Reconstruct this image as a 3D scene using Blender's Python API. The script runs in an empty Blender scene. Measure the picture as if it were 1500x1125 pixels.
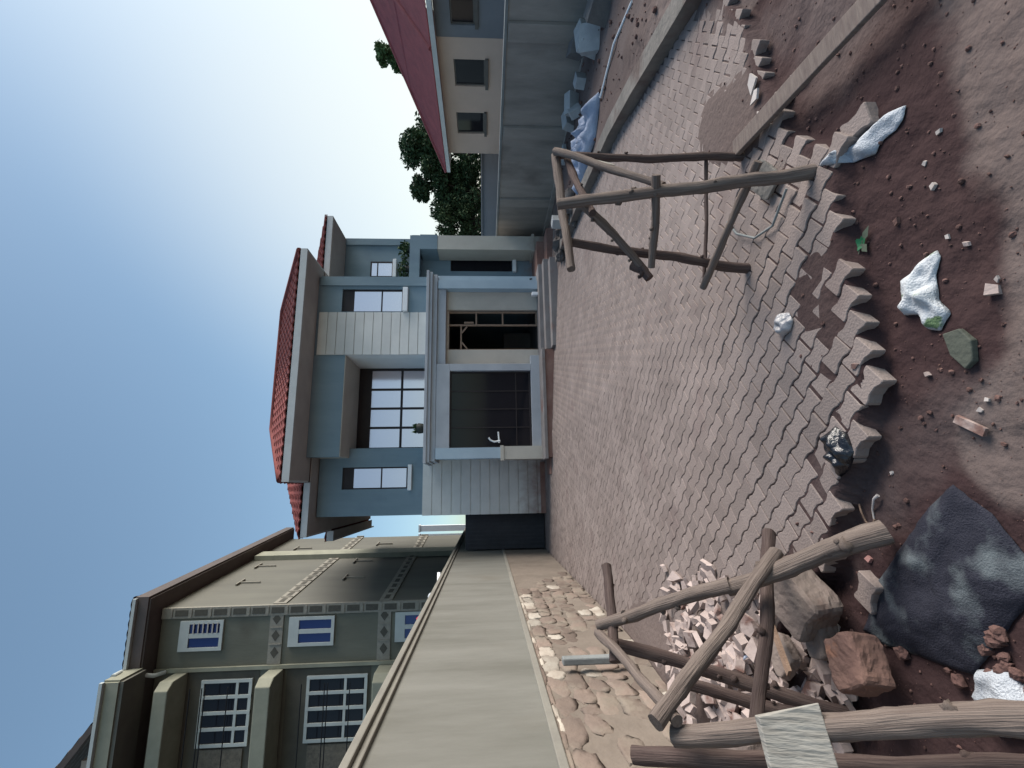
import bpy, math, random
from mathutils import Vector, noise, Matrix
random.seed(7)
C = bpy.context.scene.collection
R = math.radians
# ------------------------------------------------------------------ camera, light, exposure
cam = bpy.data.cameras.new('camera'); co = bpy.data.objects.new('camera', cam); C.objects.link(co)
FPX = 690.0
cam.sensor_fit = 'HORIZONTAL'; cam.sensor_width = 36.0; cam.lens = 36.0*FPX/1500.0
cam.clip_start = 0.02; cam.clip_end = 3000
PIT, YAW, ROL = math.atan(39/FPX), math.atan(152/FPX), -0.0069
Fv = Vector((math.sin(YAW)*math.cos(PIT), math.cos(YAW)*math.cos(PIT), -math.sin(PIT)))
Rv = Vector((math.cos(YAW), -math.sin(YAW), 0)); Uv = Rv.cross(Fv)
R2 = Rv*math.cos(ROL)+Uv*math.sin(ROL); U2 = Uv*math.cos(ROL)-Rv*math.sin(ROL)
X, Y, Z = -U2, R2, -Fv          # the phone was held on its side: picture left is up
co.matrix_world = Matrix(((X.x, Y.x, Z.x, 0), (X.y, Y.y, Z.y, 0), (X.z, Y.z, Z.z, 1.55), (0, 0, 0, 1)))
bpy.context.scene.camera = co
SUN_EL, SUN_AZ = 29.0, 90.0      # azimuth clockwise from +Y
w = bpy.data.worlds.new('World'); bpy.context.scene.world = w; w.use_nodes = True
nt = w.node_tree; bg = nt.nodes['Background']
sky = nt.nodes.new('ShaderNodeTexSky'); sky.sky_type = 'NISHITA'; sky.sun_disc = False
sky.sun_elevation = R(SUN_EL); sky.sun_rotation = R(SUN_AZ); sky.altitude = 1100
sky.air_density = 1.0; sky.dust_density = 3.2; sky.ozone_density = 1.0
sg = nt.nodes.new('ShaderNodeGamma'); sg.inputs[1].default_value = 0.84      # a thin veil of high cloud evens the sky out
sh = nt.nodes.new('ShaderNodeHueSaturation'); sh.inputs['Saturation'].default_value = 1.02; sh.inputs['Value'].default_value = 0.74
nt.links.new(sky.outputs[0], sg.inputs[0]); nt.links.new(sg.outputs[0], sh.inputs['Color']); sm = nt.nodes.new('ShaderNodeMix'); sm.data_type = 'RGBA'; sm.blend_type = 'MULTIPLY'; sm.inputs['Factor'].default_value = 1; sm.inputs['B'].default_value = (1.0, 1.12, 1.08, 1)
nt.links.new(sh.outputs[0], sm.inputs['A'])
# bright veil of thin cloud low in the sky towards the right
tcw = nt.nodes.new('ShaderNodeTexCoord'); nz = nt.nodes.new('ShaderNodeVectorMath'); nz.operation = 'NORMALIZE'; nt.links.new(tcw.outputs['Generated'], nz.inputs[0])
dp = nt.nodes.new('ShaderNodeVectorMath'); dp.operation = 'DOT_PRODUCT'; nt.links.new(nz.outputs[0], dp.inputs[0]); dp.inputs[1].default_value = Vector((math.sin(R(47)), math.cos(R(47)), -.05)).normalized()
mw = nt.nodes.new('ShaderNodeMapRange'); mw.interpolation_type = 'SMOOTHSTEP'; mw.inputs['From Min'].default_value = .70; mw.inputs['From Max'].default_value = 1.09; mw.inputs['To Max'].default_value = 1.0; nt.links.new(dp.outputs['Value'], mw.inputs['Value'])
mc = nt.nodes.new('ShaderNodeMix'); mc.data_type = 'RGBA'; mc.inputs['B'].default_value = (3.1, 3.15, 2.95, 1)
cn = nt.nodes.new('ShaderNodeTexNoise'); cn.inputs['Scale'].default_value = 1.6; cn.inputs['Detail'].default_value = 5; nt.links.new(nz.outputs[0], cn.inputs['Vector'])
cm = nt.nodes.new('ShaderNodeMapRange'); cm.inputs['To Min'].default_value = .82; cm.inputs['To Max'].default_value = 1.12; nt.links.new(cn.outputs['Fac'], cm.inputs['Value'])
cx = nt.nodes.new('ShaderNodeMath'); cx.operation = 'MULTIPLY'; cx.use_clamp = True; nt.links.new(mw.outputs[0], cx.inputs[0]); nt.links.new(cm.outputs[0], cx.inputs[1])
nt.links.new(cx.outputs[0], mc.inputs['Factor']); nt.links.new(sm.outputs['Result'], mc.inputs['A']); nt.links.new(mc.outputs['Result'], bg.inputs[0]); bg.inputs[1].default_value = 0.15
sl = bpy.data.lights.new('sun', 'SUN'); so = bpy.data.objects.new('sun', sl); C.objects.link(so)
sl.energy = 2.6; sl.angle = R(38); sl.color = (1, .92, .86)
sd = Vector((math.sin(R(SUN_AZ))*math.cos(R(SUN_EL)), math.cos(R(SUN_AZ))*math.cos(R(SUN_EL)), math.sin(R(SUN_EL))))
so.rotation_euler = sd.to_track_quat('Z', 'Y').to_euler()
vs = bpy.context.scene.view_settings
vs.view_transform = 'Standard'; vs.look = 'None'; vs.exposure = 1.06; vs.gamma = 1

# ------------------------------------------------------------------ helpers
LOC = {}
def tag(o, label=None, cat=None, group=None, kind=None):
    if label: o['label'] = label
    if cat: o['category'] = cat
    if group: o['group'] = group
    if kind: o['kind'] = kind
    return o
def thing(name, loc, label, cat, group=None):
    o = bpy.data.objects.new(name, None); C.objects.link(o); o.location = loc
    o.empty_display_size = .1; LOC[o.name] = Vector(loc); return tag(o, label, cat, group)

class MB:
    def __init__(s): s.v = []; s.f = []; s.uv = []; s.sm = []
    def add(s, vs, fs, uvs=None, smooth=False):
        n = len(s.v); s.v += [tuple(v) for v in vs]
        for i, f in enumerate(fs):
            s.f.append([n+k for k in f]); s.sm.append(smooth)
            s.uv.append(uvs[i] if uvs else None)
        return s
    def box(s, x0, x1, y0, y1, z0, z1):
        v = [(x0,y0,z0),(x1,y0,z0),(x1,y1,z0),(x0,y1,z0),(x0,y0,z1),(x1,y0,z1),(x1,y1,z1),(x0,y1,z1)]
        return s.add(v, [(0,3,2,1),(4,5,6,7),(0,1,5,4),(1,2,6,5),(2,3,7,6),(3,0,4,7)])
    def obox(s, c, ax, ay, az, j=0):
        c = Vector(c); ax, ay, az = map(Vector, (ax, ay, az)); v = []
        for k in (-1, 1):
            for a, b in ((-1,-1),(1,-1),(1,1),(-1,1)):
                p = c+ax*a+ay*b+az*k
                if j: p += Vector((random.uniform(-j,j), random.uniform(-j,j), random.uniform(-j,j)))
                v.append(p)
        return s.add(v, [(0,3,2,1),(4,5,6,7),(0,1,5,4),(1,2,6,5),(2,3,7,6),(3,0,4,7)])
    def prism(s, pts, z0, z1):
        n = len(pts); zz0 = z0 if callable(z0) else (lambda x, y: z0); zz1 = z1 if callable(z1) else (lambda x, y: z1)
        v = [(x,y,zz0(x,y)) for x,y in pts]+[(x,y,zz1(x,y)) for x,y in pts]
        return s.add(v, [tuple(range(n-1,-1,-1)), tuple(range(n,2*n))]+[(i,(i+1)%n,n+(i+1)%n,n+i) for i in range(n)])
    def tube(s, pts, rad, seg=12, rough=0.0, seed=0, cap=True, sub=1):
        pts = [Vector(p) for p in pts]
        rad = list(rad) if isinstance(rad, (list, tuple)) else [rad]*len(pts)
        if sub > 1:
            np_, nr = [], []
            for i in range(len(pts)-1):
                for k in range(sub):
                    t = k/sub; np_.append(pts[i].lerp(pts[i+1], t)); nr.append(rad[i]*(1-t)+rad[i+1]*t)
            np_.append(pts[-1]); nr.append(rad[-1]); pts, rad = np_, nr
        d0 = (pts[-1]-pts[0]).normalized(); a = Vector((0,0,1)) if abs(d0.z) < .9 else Vector((1,0,0))
        n = len(pts); v = []; L = 0; ls = []
        for i, p in enumerate(pts):
            if i: L += (p-pts[i-1]).length
            ls.append(L)
            d = (pts[min(i+1,n-1)]-pts[max(i-1,0)]).normalized()
            e1 = d.cross(a).normalized(); e2 = d.cross(e1)
            off = Vector((0,0,0))
            if rough: off = Vector((noise.noise((L*3,seed,1)), noise.noise((L*3,seed,5)), noise.noise((L*3,seed,9))))*rad[i]*rough*2.2
            for k in range(seg):
                th = 2*math.pi*k/seg
                r = rad[i]*(1+(rough*(noise.noise((math.cos(th)*1.3, math.sin(th)*1.3+seed*7, L*9))+.6*noise.noise((math.cos(th)*3, math.sin(th)*3+seed*3, L*22))) if rough else 0))
                v.append(p+off+(e1*math.cos(th)+e2*math.sin(th))*r)
        f, uv = [], []
        for i in range(n-1):
            for k in range(seg):
                k2 = (k+1) % seg
                f.append((i*seg+k, i*seg+k2, (i+1)*seg+k2, (i+1)*seg+k))
                u0, u1 = k/seg, (k+1)/seg
                uv.append(((u0,ls[i]),(u1,ls[i]),(u1,ls[i+1]),(u0,ls[i+1])))
        s.add(v, f, uv, True)
        if cap:
            s.add([v[k] for k in range(seg)], [tuple(range(seg-1,-1,-1))], None, False)
            s.add([v[(n-1)*seg+k] for k in range(seg)], [tuple(range(seg))], None, False)
        return s
    def lump(s, c, size, seed, rough=.25, seg=10, rings=7, rot=0, smooth=False, boxy=0.0):
        c = Vector(c); v = []; cr, sr = math.cos(rot), math.sin(rot)
        for i in range(rings+1):
            ph = math.pi*i/rings
            for k in range(seg):
                th = 2*math.pi*k/seg
                d = Vector((math.sin(ph)*math.cos(th), math.sin(ph)*math.sin(th), math.cos(ph)))
                r = 1+rough*noise.noise(d*1.3+Vector((seed*3.1, seed*1.7, 0)))*1.6
                if boxy: r *= (1-boxy)+boxy/max(abs(d.x),abs(d.y),abs(d.z))
                p = Vector((d.x*size[0], d.y*size[1], d.z*size[2]))*r
                v.append(c+Vector((p.x*cr-p.y*sr, p.x*sr+p.y*cr, p.z)))
        f = [(i*seg+k, (i+1)*seg+k, (i+1)*seg+(k+1)%seg, i*seg+(k+1)%seg) for i in range(rings) for k in range(seg)]
        return s.add(v, f, None, smooth)
    def shard(s, c, r, th, seed, tilt=.5, n=None):
        rr = random.Random(seed); n = n or rr.choice((3,4,4,5)); q = Matrix.Rotation(rr.uniform(0,6.28),3,'Z') @ Matrix.Rotation(rr.uniform(-tilt,tilt),3,'X') @ Matrix.Rotation(rr.uniform(-tilt,tilt),3,'Y')
        a0 = rr.uniform(0,6.28); P = []
        for k in range(n):
            a = a0+2*math.pi*(k+rr.uniform(-.25,.25))/n; rad = r*rr.uniform(.6,1.15)
            P.append((rad*math.cos(a), rad*math.sin(a)*rr.uniform(.6,1)))
        v = [Vector(c)+q@Vector((x,y,-th/2)) for x,y in P]+[Vector(c)+q@Vector((x,y,th/2)) for x,y in P]
        return s.add(v, [tuple(range(n-1,-1,-1)), tuple(range(n,2*n))]+[(i,(i+1)%n,n+(i+1)%n,n+i) for i in range(n)])
    def build(s, name, mat, parent=None, label=None, cat=None, group=None, kind=None, base=None, bevel=0):
        if base is None:
            xs, ys, zs = zip(*s.v); base = ((min(xs)+max(xs))/2, (min(ys)+max(ys))/2, min(zs))
        b = Vector(base); me = bpy.data.meshes.new(name)
        me.from_pydata([(x-b.x, y-b.y, z-b.z) for x,y,z in s.v], [], s.f); me.materials.append(mat)
        for p, sm in zip(me.polygons, s.sm): p.use_smooth = sm
        if any(u for u in s.uv):
            l = me.uv_layers.new(name='UVMap')
            for p, u in zip(me.polygons, s.uv):
                if u:
                    for k, li in enumerate(p.loop_indices): l.data[li].uv = u[k]
        me.update(); o = bpy.data.objects.new(name, me); C.objects.link(o); LOC[o.name] = b
        if parent: o.parent = parent; o.location = b-LOC[parent.name]
        else: o.location = b
        if bevel:
            m = o.modifiers.new('bevel', 'BEVEL'); m.width = bevel; m.segments = 2; m.limit_method = 'ANGLE'
        return tag(o, label, cat, group, kind)

# ------------------------------------------------------------------ materials
def mat(name, col, rough=.85, col2=None, scale=4, bump=.15, bscale=40, metallic=0, spec=.3, island=0, streak=None, dirt=None, detail=6, stain=None):
    m = bpy.data.materials.new(name); m.use_nodes = True; t = m.node_tree; b = t.nodes['Principled BSDF']; L = t.links.new
    b.inputs['Roughness'].default_value = rough; b.inputs['Metallic'].default_value = metallic
    b.inputs['Specular IOR Level'].default_value = spec
    geo = t.nodes.new('ShaderNodeNewGeometry'); tc = t.nodes.new('ShaderNodeTexCoord')
    vec = geo.outputs['Position']
    if streak:
        mp = t.nodes.new('ShaderNodeMapping'); mp.inputs['Scale'].default_value = streak
        L(tc.outputs['UV'] if streak[2] == 0 else geo.outputs['Position'], mp.inputs['Vector']); vec = mp.outputs[0]
    n1 = t.nodes.new('ShaderNodeTexNoise'); n1.inputs['Scale'].default_value = scale; n1.inputs['Detail'].default_value = detail
    n1.inputs['Roughness'].default_value = .62; L(vec, n1.inputs['Vector'])
    cr = t.nodes.new('ShaderNodeValToRGB'); cr.color_ramp.elements[0].position = .32; cr.color_ramp.elements[1].position = .68
    cr.color_ramp.elements[0].color = (*col, 1)
    c2 = col2 or tuple(c*.78 for c in col); cr.color_ramp.elements[1].color = (*c2, 1)
    L(n1.outputs['Fac'], cr.inputs['Fac']); out = cr.outputs[0]
    if island:
        hv = t.nodes.new('ShaderNodeHueSaturation'); mr = t.nodes.new('ShaderNodeMapRange')
        mr.inputs['To Min'].default_value = 1-island; mr.inputs['To Max'].default_value = 1+island
        L(geo.outputs['Random Per Island'], mr.inputs['Value']); L(mr.outputs[0], hv.inputs['Value']); L(out, hv.inputs['Color']); out = hv.outputs[0]
    if dirt:       # dried soil splashed and trodden over the surface: (colour, noise scale, threshold, softness)
        n2 = t.nodes.new('ShaderNodeTexNoise'); n2.inputs['Scale'].default_value = dirt[1]; n2.inputs['Detail'].default_value = 8
        L(geo.outputs['Position'], n2.inputs['Vector'])
        r2 = t.nodes.new('ShaderNodeMapRange'); r2.inputs['From Min'].default_value = dirt[2]; r2.inputs['From Max'].default_value = dirt[2]+dirt[3]
        L(n2.outputs['Fac'], r2.inputs['Value']); mx = t.nodes.new('ShaderNodeMix'); mx.data_type = 'RGBA'
        L(r2.outputs[0], mx.inputs['Factor']); L(out, mx.inputs['A']); mx.inputs['B'].default_value = (*dirt[0], 1); out = mx.outputs['Result']
    if stain:      # soil splash up to a given height: (colour, z0, z1)
        sx = t.nodes.new('ShaderNodeSeparateXYZ'); L(geo.outputs['Position'], sx.inputs[0])
        n3 = t.nodes.new('ShaderNodeTexNoise'); n3.inputs['Scale'].default_value = 5; n3.inputs['Detail'].default_value = 6; L(geo.outputs['Position'], n3.inputs['Vector'])
        ad = t.nodes.new('ShaderNodeMath'); ad.operation = 'MULTIPLY_ADD'; ad.inputs[1].default_value = (stain[2]-stain[1])*1.2; L(n3.outputs['Fac'], ad.inputs[0]); L(sx.outputs['Z'], ad.inputs[2])
        r3 = t.nodes.new('ShaderNodeMapRange'); r3.inputs['From Min'].default_value = stain[2]+(stain[2]-stain[1])*.6; r3.inputs['From Max'].default_value = stain[1]+(stain[2]-stain[1])*.5
        L(ad.outputs[0], r3.inputs['Value']); mx = t.nodes.new('ShaderNodeMix'); mx.data_type = 'RGBA'
        L(r3.outputs[0], mx.inputs['Factor']); L(out, mx.inputs['A']); mx.inputs['B'].default_value = (*stain[0], 1); out = mx.outputs['Result']
    L(out, b.inputs['Base Color'])
    if bump:
        n4 = t.nodes.new('ShaderNodeTexNoise'); n4.inputs['Scale'].default_value = bscale; n4.inputs['Detail'].default_value = 5
        L(vec if streak else geo.outputs['Position'], n4.inputs['Vector'])
        bp = t.nodes.new('ShaderNodeBump'); bp.inputs['Strength'].default_value = bump; bp.inputs['Distance'].default_value = .02
        L(n4.outputs['Fac'], bp.inputs['Height']); L(bp.outputs[0], b.inputs['Normal'])
    return m
SOIL = (.085, .042, .036)
M = dict(
 dirt=mat('red_soil', (.040,.023,.024), .95, (.060,.037,.036), 1.6, .55, 26, spec=.1, dirt=((.105,.08,.077), .9, .51, .14)),
 paver=mat('clay_grey_paver', (.272,.224,.205), .85, (.22,.178,.162), 1.1, .3, 90, spec=.2, island=.13, dirt=((.16,.115,.108), 1.7, .58, .25)),
 blue=mat('blue_grey_paint', (.20,.272,.32), .75, (.165,.235,.28), 2.2, .15, 30, streak=(1.2,1.2,.25), dirt=((.15,.21,.26), 1.4, .55, .2), stain=((.2,.12,.1), -.3, .5)),
 blue2=mat('pale_blue_paint', (.36,.45,.52), .7, (.32,.41,.48), 2, .1, 60),
 cream=mat('cream_paint', (.50,.475,.42), .75, (.43,.40,.35), 1.5, .1, 60, stain=((.28,.19,.155), -.35, .25)),
 white=mat('white_paint', (.8,.82,.83), .6, (.74,.76,.78), 3, .05, 60),
 board=mat('cladding_board', (.66,.655,.63), .7, (.55,.55,.53), 1.3, .2, 40, island=.05, stain=((.22,.12,.1), -.1, .75)),
 frame=mat('concrete_frame', (.40,.42,.45), .75, (.33,.35,.38), 2, .12, 50),
 beige=mat('beige_plaster', (.54,.485,.42), .9, (.45,.405,.355), 1.6, .15, 60),
 step=mat('cement_step', (.24,.225,.22), .9, (.19,.17,.165), 3, .2, 50, dirt=((.2,.12,.105), 2, .58, .1)),
 redbrick=mat('red_plinth', (.20,.105,.085), .9, (.27,.17,.14), 3, .4, 25),
 soffit=mat('soffit_board', (.42,.385,.36), .8, (.36,.33,.31), 2, .05, 40),
 fascia=mat('white_fascia', (.55,.56,.55), .6, (.47,.48,.47), 3, .05, 40),
 tile=mat('red_roof_tile', (.21,.05,.043), .85, (.13,.036,.033), 5, .1, 60, island=0),
 tileB=mat('maroon_roof_sheet', (.29,.072,.075), .75, (.21,.055,.06), 3.5, .1, 60),
 dark=mat('dark_frame', (.022,.016,.018), .5, (.03,.022,.022), 6, .03, 40),
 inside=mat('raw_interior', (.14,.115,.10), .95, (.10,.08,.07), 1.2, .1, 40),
 wood=mat('sawn_wood', (.30,.205,.15), .85, (.21,.14,.10), 6, .3, 40, streak=(8,1,.999)),
 pole=mat('weathered_pole', (.115,.09,.08), .9, (.215,.175,.152), 2.4, .55, 5, streak=(9,1.2,0), spec=.1),
 pole2=mat('dark_bark_pole', (.065,.045,.042), .95, (.13,.098,.088), 2.6, .5, 6, streak=(8,1.6,0), spec=.1),
 plank=mat('old_plank', (.20,.165,.145), .9, (.145,.115,.105), 5, .5, 9, streak=(1.2,9,1.5), spec=.1),
 board2=mat('bleached_board', (.36,.35,.32), .85, (.25,.235,.21), 6, .5, 8, streak=(9,2,1.2), spec=.1),
 render=mat('wall_render', (.18,.178,.16), .95, (.128,.126,.11), 2.6, .3, 30, streak=(1,1,.22), dirt=((.135,.125,.105), .7, .56, .2)),
 coping=mat('coping', (.23,.22,.19), .95, (.18,.17,.15), 3, .2, 30),
 stone=mat('field_stone', (.215,.165,.135), .9, (.16,.125,.105), 3.5, .5, 25, island=.3, dirt=((.22,.185,.15), 2.5, .5, .12)),
 stone_w=mat('pale_field_stone', (.42,.385,.33), .9, (.29,.245,.205), 4, .4, 25, island=.25),
 mortar=mat('stone_mortar', (.21,.175,.145), .95, (.15,.125,.103), 2.2, .6, 14),
 greywall=mat('grey_block_render', (.34,.31,.28), .95, (.21,.195,.18), 2.2, .25, 25, streak=(1,1,.3), dirt=((.15,.13,.12), .5, .6, .12)),
 greycap=mat('grey_coping', (.22,.235,.235), .9, (.17,.18,.18), 3, .2, 40),
 block=mat('cement_block', (.42,.43,.43), .95, (.33,.34,.345), 8, .3, 60),
 blockd=mat('dark_cement_block', (.15,.145,.14), .95, (.11,.105,.105), 8, .3, 60),
 kerb=mat('cast_kerb', (.225,.205,.185), .95, (.14,.13,.118), 2.5, .6, 18, dirt=((.12,.09,.08), 1.6, .5, .12)),
 olive=mat('olive_wall_paint', (.15,.15,.12), .85, (.12,.12,.095), 2.4, .2, 25, streak=(1,1,.2), dirt=((.10,.095,.075), .9, .55, .2)),
 olive2=mat('grey_olive_side_wall', (.14,.137,.115), .85, (.11,.107,.092), 2.0, .12, 40, streak=(.8,.8,.15)),
 olivetrim=mat('olive_trim', (.27,.27,.21), .8, (.22,.22,.17), 3, .1, 40),
 orn=mat('moulded_ornament', (.27,.255,.215), .85, (.21,.195,.165), 12, .3, 40),
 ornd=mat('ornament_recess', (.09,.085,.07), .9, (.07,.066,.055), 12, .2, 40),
 brown=mat('brown_eave', (.105,.085,.078), .75, (.08,.066,.06), 2, .08, 40),
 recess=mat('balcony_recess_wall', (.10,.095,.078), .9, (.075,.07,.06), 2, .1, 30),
 grille=mat('black_iron', (.01,.01,.012), .5, None, 3, 0),
 lattice=mat('lattice_panel', (.17,.15,.12), .9, (.10,.09,.075), 14, .3, 20),
 winwhite=mat('white_window_frame', (.46,.49,.47), .5, (.39,.42,.41), 3, .03, 40),
 pinkA=mat('broken_tile_pink', (.42,.345,.32), .9, (.30,.24,.22), 7, .3, 40, island=.22, dirt=((.17,.10,.085), 7, .56, .1)),
 tilew=mat('white_tile_bit', (.55,.50,.47), .6, (.42,.37,.34), 6, .1, 40),
 tarp=mat('navy_tarp', (.017,.018,.028), .85, (.030,.031,.044), 9, .45, 160, spec=.2, dirt=((.12,.14,.15), 5.5, .535, .16)),
 sack=mat('white_woven_sack', (.50,.53,.57), .75, (.36,.39,.43), 7, .6, 160, dirt=((.30,.26,.24), 6, .6, .1)),
 sackg=mat('green_printed_sack', (.60,.62,.64), .7, (.45,.48,.5), 6, .5, 120, dirt=((.12,.19,.09), 11, .58, .06)),
 bluesack=mat('pale_blue_sack', (.38,.43,.52), .7, (.22,.27,.38), 5, .7, 60),
 blackbag=mat('black_polythene', (.008,.009,.012), .18, (.012,.012,.016), 6, .5, 40, spec=.7),
 clearbag=mat('cloudy_polythene', (.38,.37,.38), .25, (.28,.27,.28), 6, .5, 40, spec=.7),
 leafstone=mat('green_grey_slate', (.085,.095,.075), .8, (.065,.07,.058), 6, .3, 40),
 green=mat('green_leaf', (.02,.17,.07), .5, (.03,.12,.06), 8, .1, 40),
 sprig=mat('grey_green_leaf', (.09,.11,.08), .6, (.06,.085,.06), 8, .1, 40),
 boulder=mat('grey_boulder', (.20,.165,.145), .9, (.155,.12,.108), 4, .45, 22, dirt=((.11,.07,.06), 3, .58, .1)),
 brickstone=mat('brown_block', (.15,.088,.075), .9, (.20,.12,.095), 4, .45, 22, dirt=((.36,.17,.10), 3, .64, .06)),
 clod=mat('red_clod', (.14,.082,.07), .95, (.10,.055,.048), 9, .5, 40, island=.3),
 bark=mat('tree_bark', (.06,.045,.035), .95, None, 5, .5, 20),
 beigewall=mat('tan_house_wall', (.56,.43,.36), .9, (.48,.37,.31), .8, .1, 40),
 greyhouse=mat('grey_house_wall', (.2,.21,.23), .9, (.16,.17,.19), .8, .1, 40),
 winplain=mat('plain_dull_frame', (.13,.12,.11), .7, None, 4, .05, 30),
 bluewall=mat('pale_blue_wall', (.18,.21,.245), .9, (.15,.18,.21), .8, .1, 30),
 pot=mat('dark_pot', (.03,.035,.03), .6, None, 6, .1, 30),
 rubblegrey=mat('cement_rubble', (.12,.11,.105), .95, (.075,.065,.06), 5, .5, 30, island=.4),
 shade_panel=mat('passage_shade_dark', (.04,.042,.05), .7, (.028,.03,.036), 3, .1, 30),  # shade of the side passage, put into a dark colour
 red=mat('red_plastic', (.5,.02,.05), .4, None, 6, .05, 30),
 copper=mat('pink_brick_bit', (.42,.22,.2), .8, (.34,.18,.16), 9, .2, 40),
)
def glassmat(name, col, metallic, rough):
    m = bpy.data.materials.new(name); m.use_nodes = True; b = m.node_tree.nodes['Principled BSDF']
    b.inputs['Base Color'].default_value = (*col, 1); b.inputs['Metallic'].default_value = metallic; b.inputs['Roughness'].default_value = rough
    n = m.node_tree.nodes.new('ShaderNodeTexNoise'); n.inputs['Scale'].default_value = 1.3
    bp = m.node_tree.nodes.new('ShaderNodeBump'); bp.inputs['Strength'].default_value = .02
    m.node_tree.links.new(n.outputs['Fac'], bp.inputs['Height']); m.node_tree.links.new(bp.outputs[0], b.inputs['Normal'])
    return m
M['mirror'] = glassmat('silver_film_glass', (.70,.60,.62), .9, .12)
M['darkglass'] = glassmat('dark_glass', (.012,.012,.016), 0, .06); M['darkglass'].node_tree.nodes['Principled BSDF'].inputs['Specular IOR Level'].default_value = .22
M['blueglass'] = glassmat('blue_tint_glass', (.02,.035,.12), .35, .12)
def leafmat(name, a, b_):
    m = mat(name, a, .7, b_, 1.1, 0, 10, spec=.15, island=.35); return m
M['leafA'] = leafmat('dark_tree_leaves', (.032,.06,.03), (.065,.105,.045))
M['leafB'] = leafmat('feathery_tree_leaves', (.04,.065,.03), (.085,.12,.05))
M['leafC'] = leafmat('mid_green_leaves', (.05,.10,.04), (.09,.15,.06))

# ------------------------------------------------------------------ ground
def gx(x): return -.065*max(0, min(x, 9.5)-1.2)
EDGE = [(-1.6,3.25),(-1.0,2.86),(-.67,2.52),(-.35,2.18),(-.12,2.08),(.05,1.98),(.2,1.87),(.44,1.77),(.75,1.78),(1.1,1.80),(1.45,1.74),(1.75,2.02),(2.3,2.2),(2.9,2.35),(3.7,2.75)]
KERB = [(3.12,1.1),(3.27,1.6),(3.76,3.05),(4.2,4.3),(4.53,5.3),(4.85,7.0),(5.1,9.0),(5.2,10.2)]
def interp(P, t, ax):
    if t <= P[0][ax]: return P[0][1-ax]
    for a, b in zip(P, P[1:]):
        if t <= b[ax]: return a[1-ax]+(b[1-ax]-a[1-ax])*(t-a[ax])/(b[ax]-a[ax])
    return P[-1][1-ax]
def sst(a, b, t):
    t = max(0, min(1, (t-a)/(b-a))); return t*t*(3-2*t)
def paved(x, y):
    if x < -1.6 or y > 12.9: return False
    if y < interp(EDGE, x, 0): return False
    if y < 10.2: return x < interp(KERB, y, 1)-.03
    return x < 5.2+(y-10.2)*1.2
def ground_z(x, y):
    z = gx(x); e = y-interp(EDGE, x, 0)
    k = x-(interp(KERB, y, 1)+.07)
    ins = sst(-.01, .02, e)
    rough = noise.noise((x*2.2, y*2.2, 0))*.03+noise.noise((x*7, y*7, 3))*.012+noise.noise((x*22, y*22, 7))*.006+noise.noise((x*55, y*55, 2))*.0025
    if x < 4 and y < 4:      # footprints and scuffs
        rough += -.012*max(0, noise.noise((x*5+3, y*3.5, 11))-.15)*2
    far = sst(14, 22, math.hypot(x, y))
    outz = z-.085+rough*(1-.6*far)
    band = sst(.75, .2, e)*sst(1.35, .95, x) if e > 0 else 1
    sand = -.0105+band*(.0068+.009*noise.noise((x*3.2+4, y*3.2, 5)))+.003*noise.noise((x*9, y*9, 5))
    if 1.5 < x < 4.2 and y < 5.2:
        cov = sst(.0, .5, noise.noise((x*1.6, y*1.6, 9))+.9*sst(3.7, 2.5, y)*sst(1.6,2.2,x)-.5)
        sand += .02*cov
    inz = z+min(sand, .012)
    if e > 0: inz = z+min(sand+.0056*sst(3.0,5.5,y), -.0006 if x < 1.5 else .012)
    zz = outz*(1-ins)+inz*ins
    if k > 0 and y < 11.5: zz = z+.09*sst(0, .05, k)*sst(11.5, 9.5, y)+rough*1.3
    zz += .16*math.exp(-((x+1.55)/.28)**2)*sst(6, 3, y)*sst(.6, 1.8, y)
    return zz
def axis(lo, hi, step, far, n):
    a = []; t = lo
    while t < hi: a.append(t); t += step
    g = (far/ max(step,.01))**(1/n)
    r = []; d = step; p = hi
    while p < far: r.append(p); d *= 1.22; p += d
    r.append(far); l = []; d = step; p = lo
    while p > -far:
        d *= 1.22; p -= d; l.append(max(p, -far))
    return l[::-1]+a+r
xs = axis(-2.0, 4.8, .022, 900, 40); ys = axis(.55, 4.4, .022, 900, 40)
g = MB(); nx = len(xs); vv = [(x, y, ground_z(x, y)) for y in ys for x in xs]
ff = [(j*nx+i, j*nx+i+1, (j+1)*nx+i+1, (j+1)*nx+i) for j in range(len(ys)-1) for i in range(nx-1)]
g.add(vv, ff, None, True); go = g.build('ground', M['dirt'], kind='structure', base=(0,0,0))
at = go.data.attributes.new('sand_and_pale_soil', 'FLOAT', 'POINT')
at.data.foreach_set('value', [(sst(0, .15, y-interp(EDGE, x, 0))*(.10+.45*sst(2.4, 5.0, y)+.25*sst(1.4, 2.4, x)) if paved(x, y) else (.35 if x > 3 and y < 12 else .42*sst(-.03, .05, 1.30+.30*math.exp(-((x-.12)/.22)**2)+.10*noise.noise((x*3.1, y*3.1, 8))+.03*noise.noise((x*14, y*14, 8))-y))) for x, y, z in vv])  # sand over the paving; paler soil beyond the kerb and in the foreground
t_ = M['dirt'].node_tree; bs = t_.nodes['Principled BSDF']; an = t_.nodes.new('ShaderNodeAttribute'); an.attribute_name = 'sand_and_pale_soil'
mj = t_.nodes.new('ShaderNodeMix'); mj.data_type = 'RGBA'; src = bs.inputs['Base Color'].links[0].from_socket
t_.links.new(an.outputs['Fac'], mj.inputs['Factor']); t_.links.new(src, mj.inputs['A']); mj.inputs['B'].default_value = (.25,.205,.185,1); t_.links.new(mj.outputs['Result'], bs.inputs['Base Color'])

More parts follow.
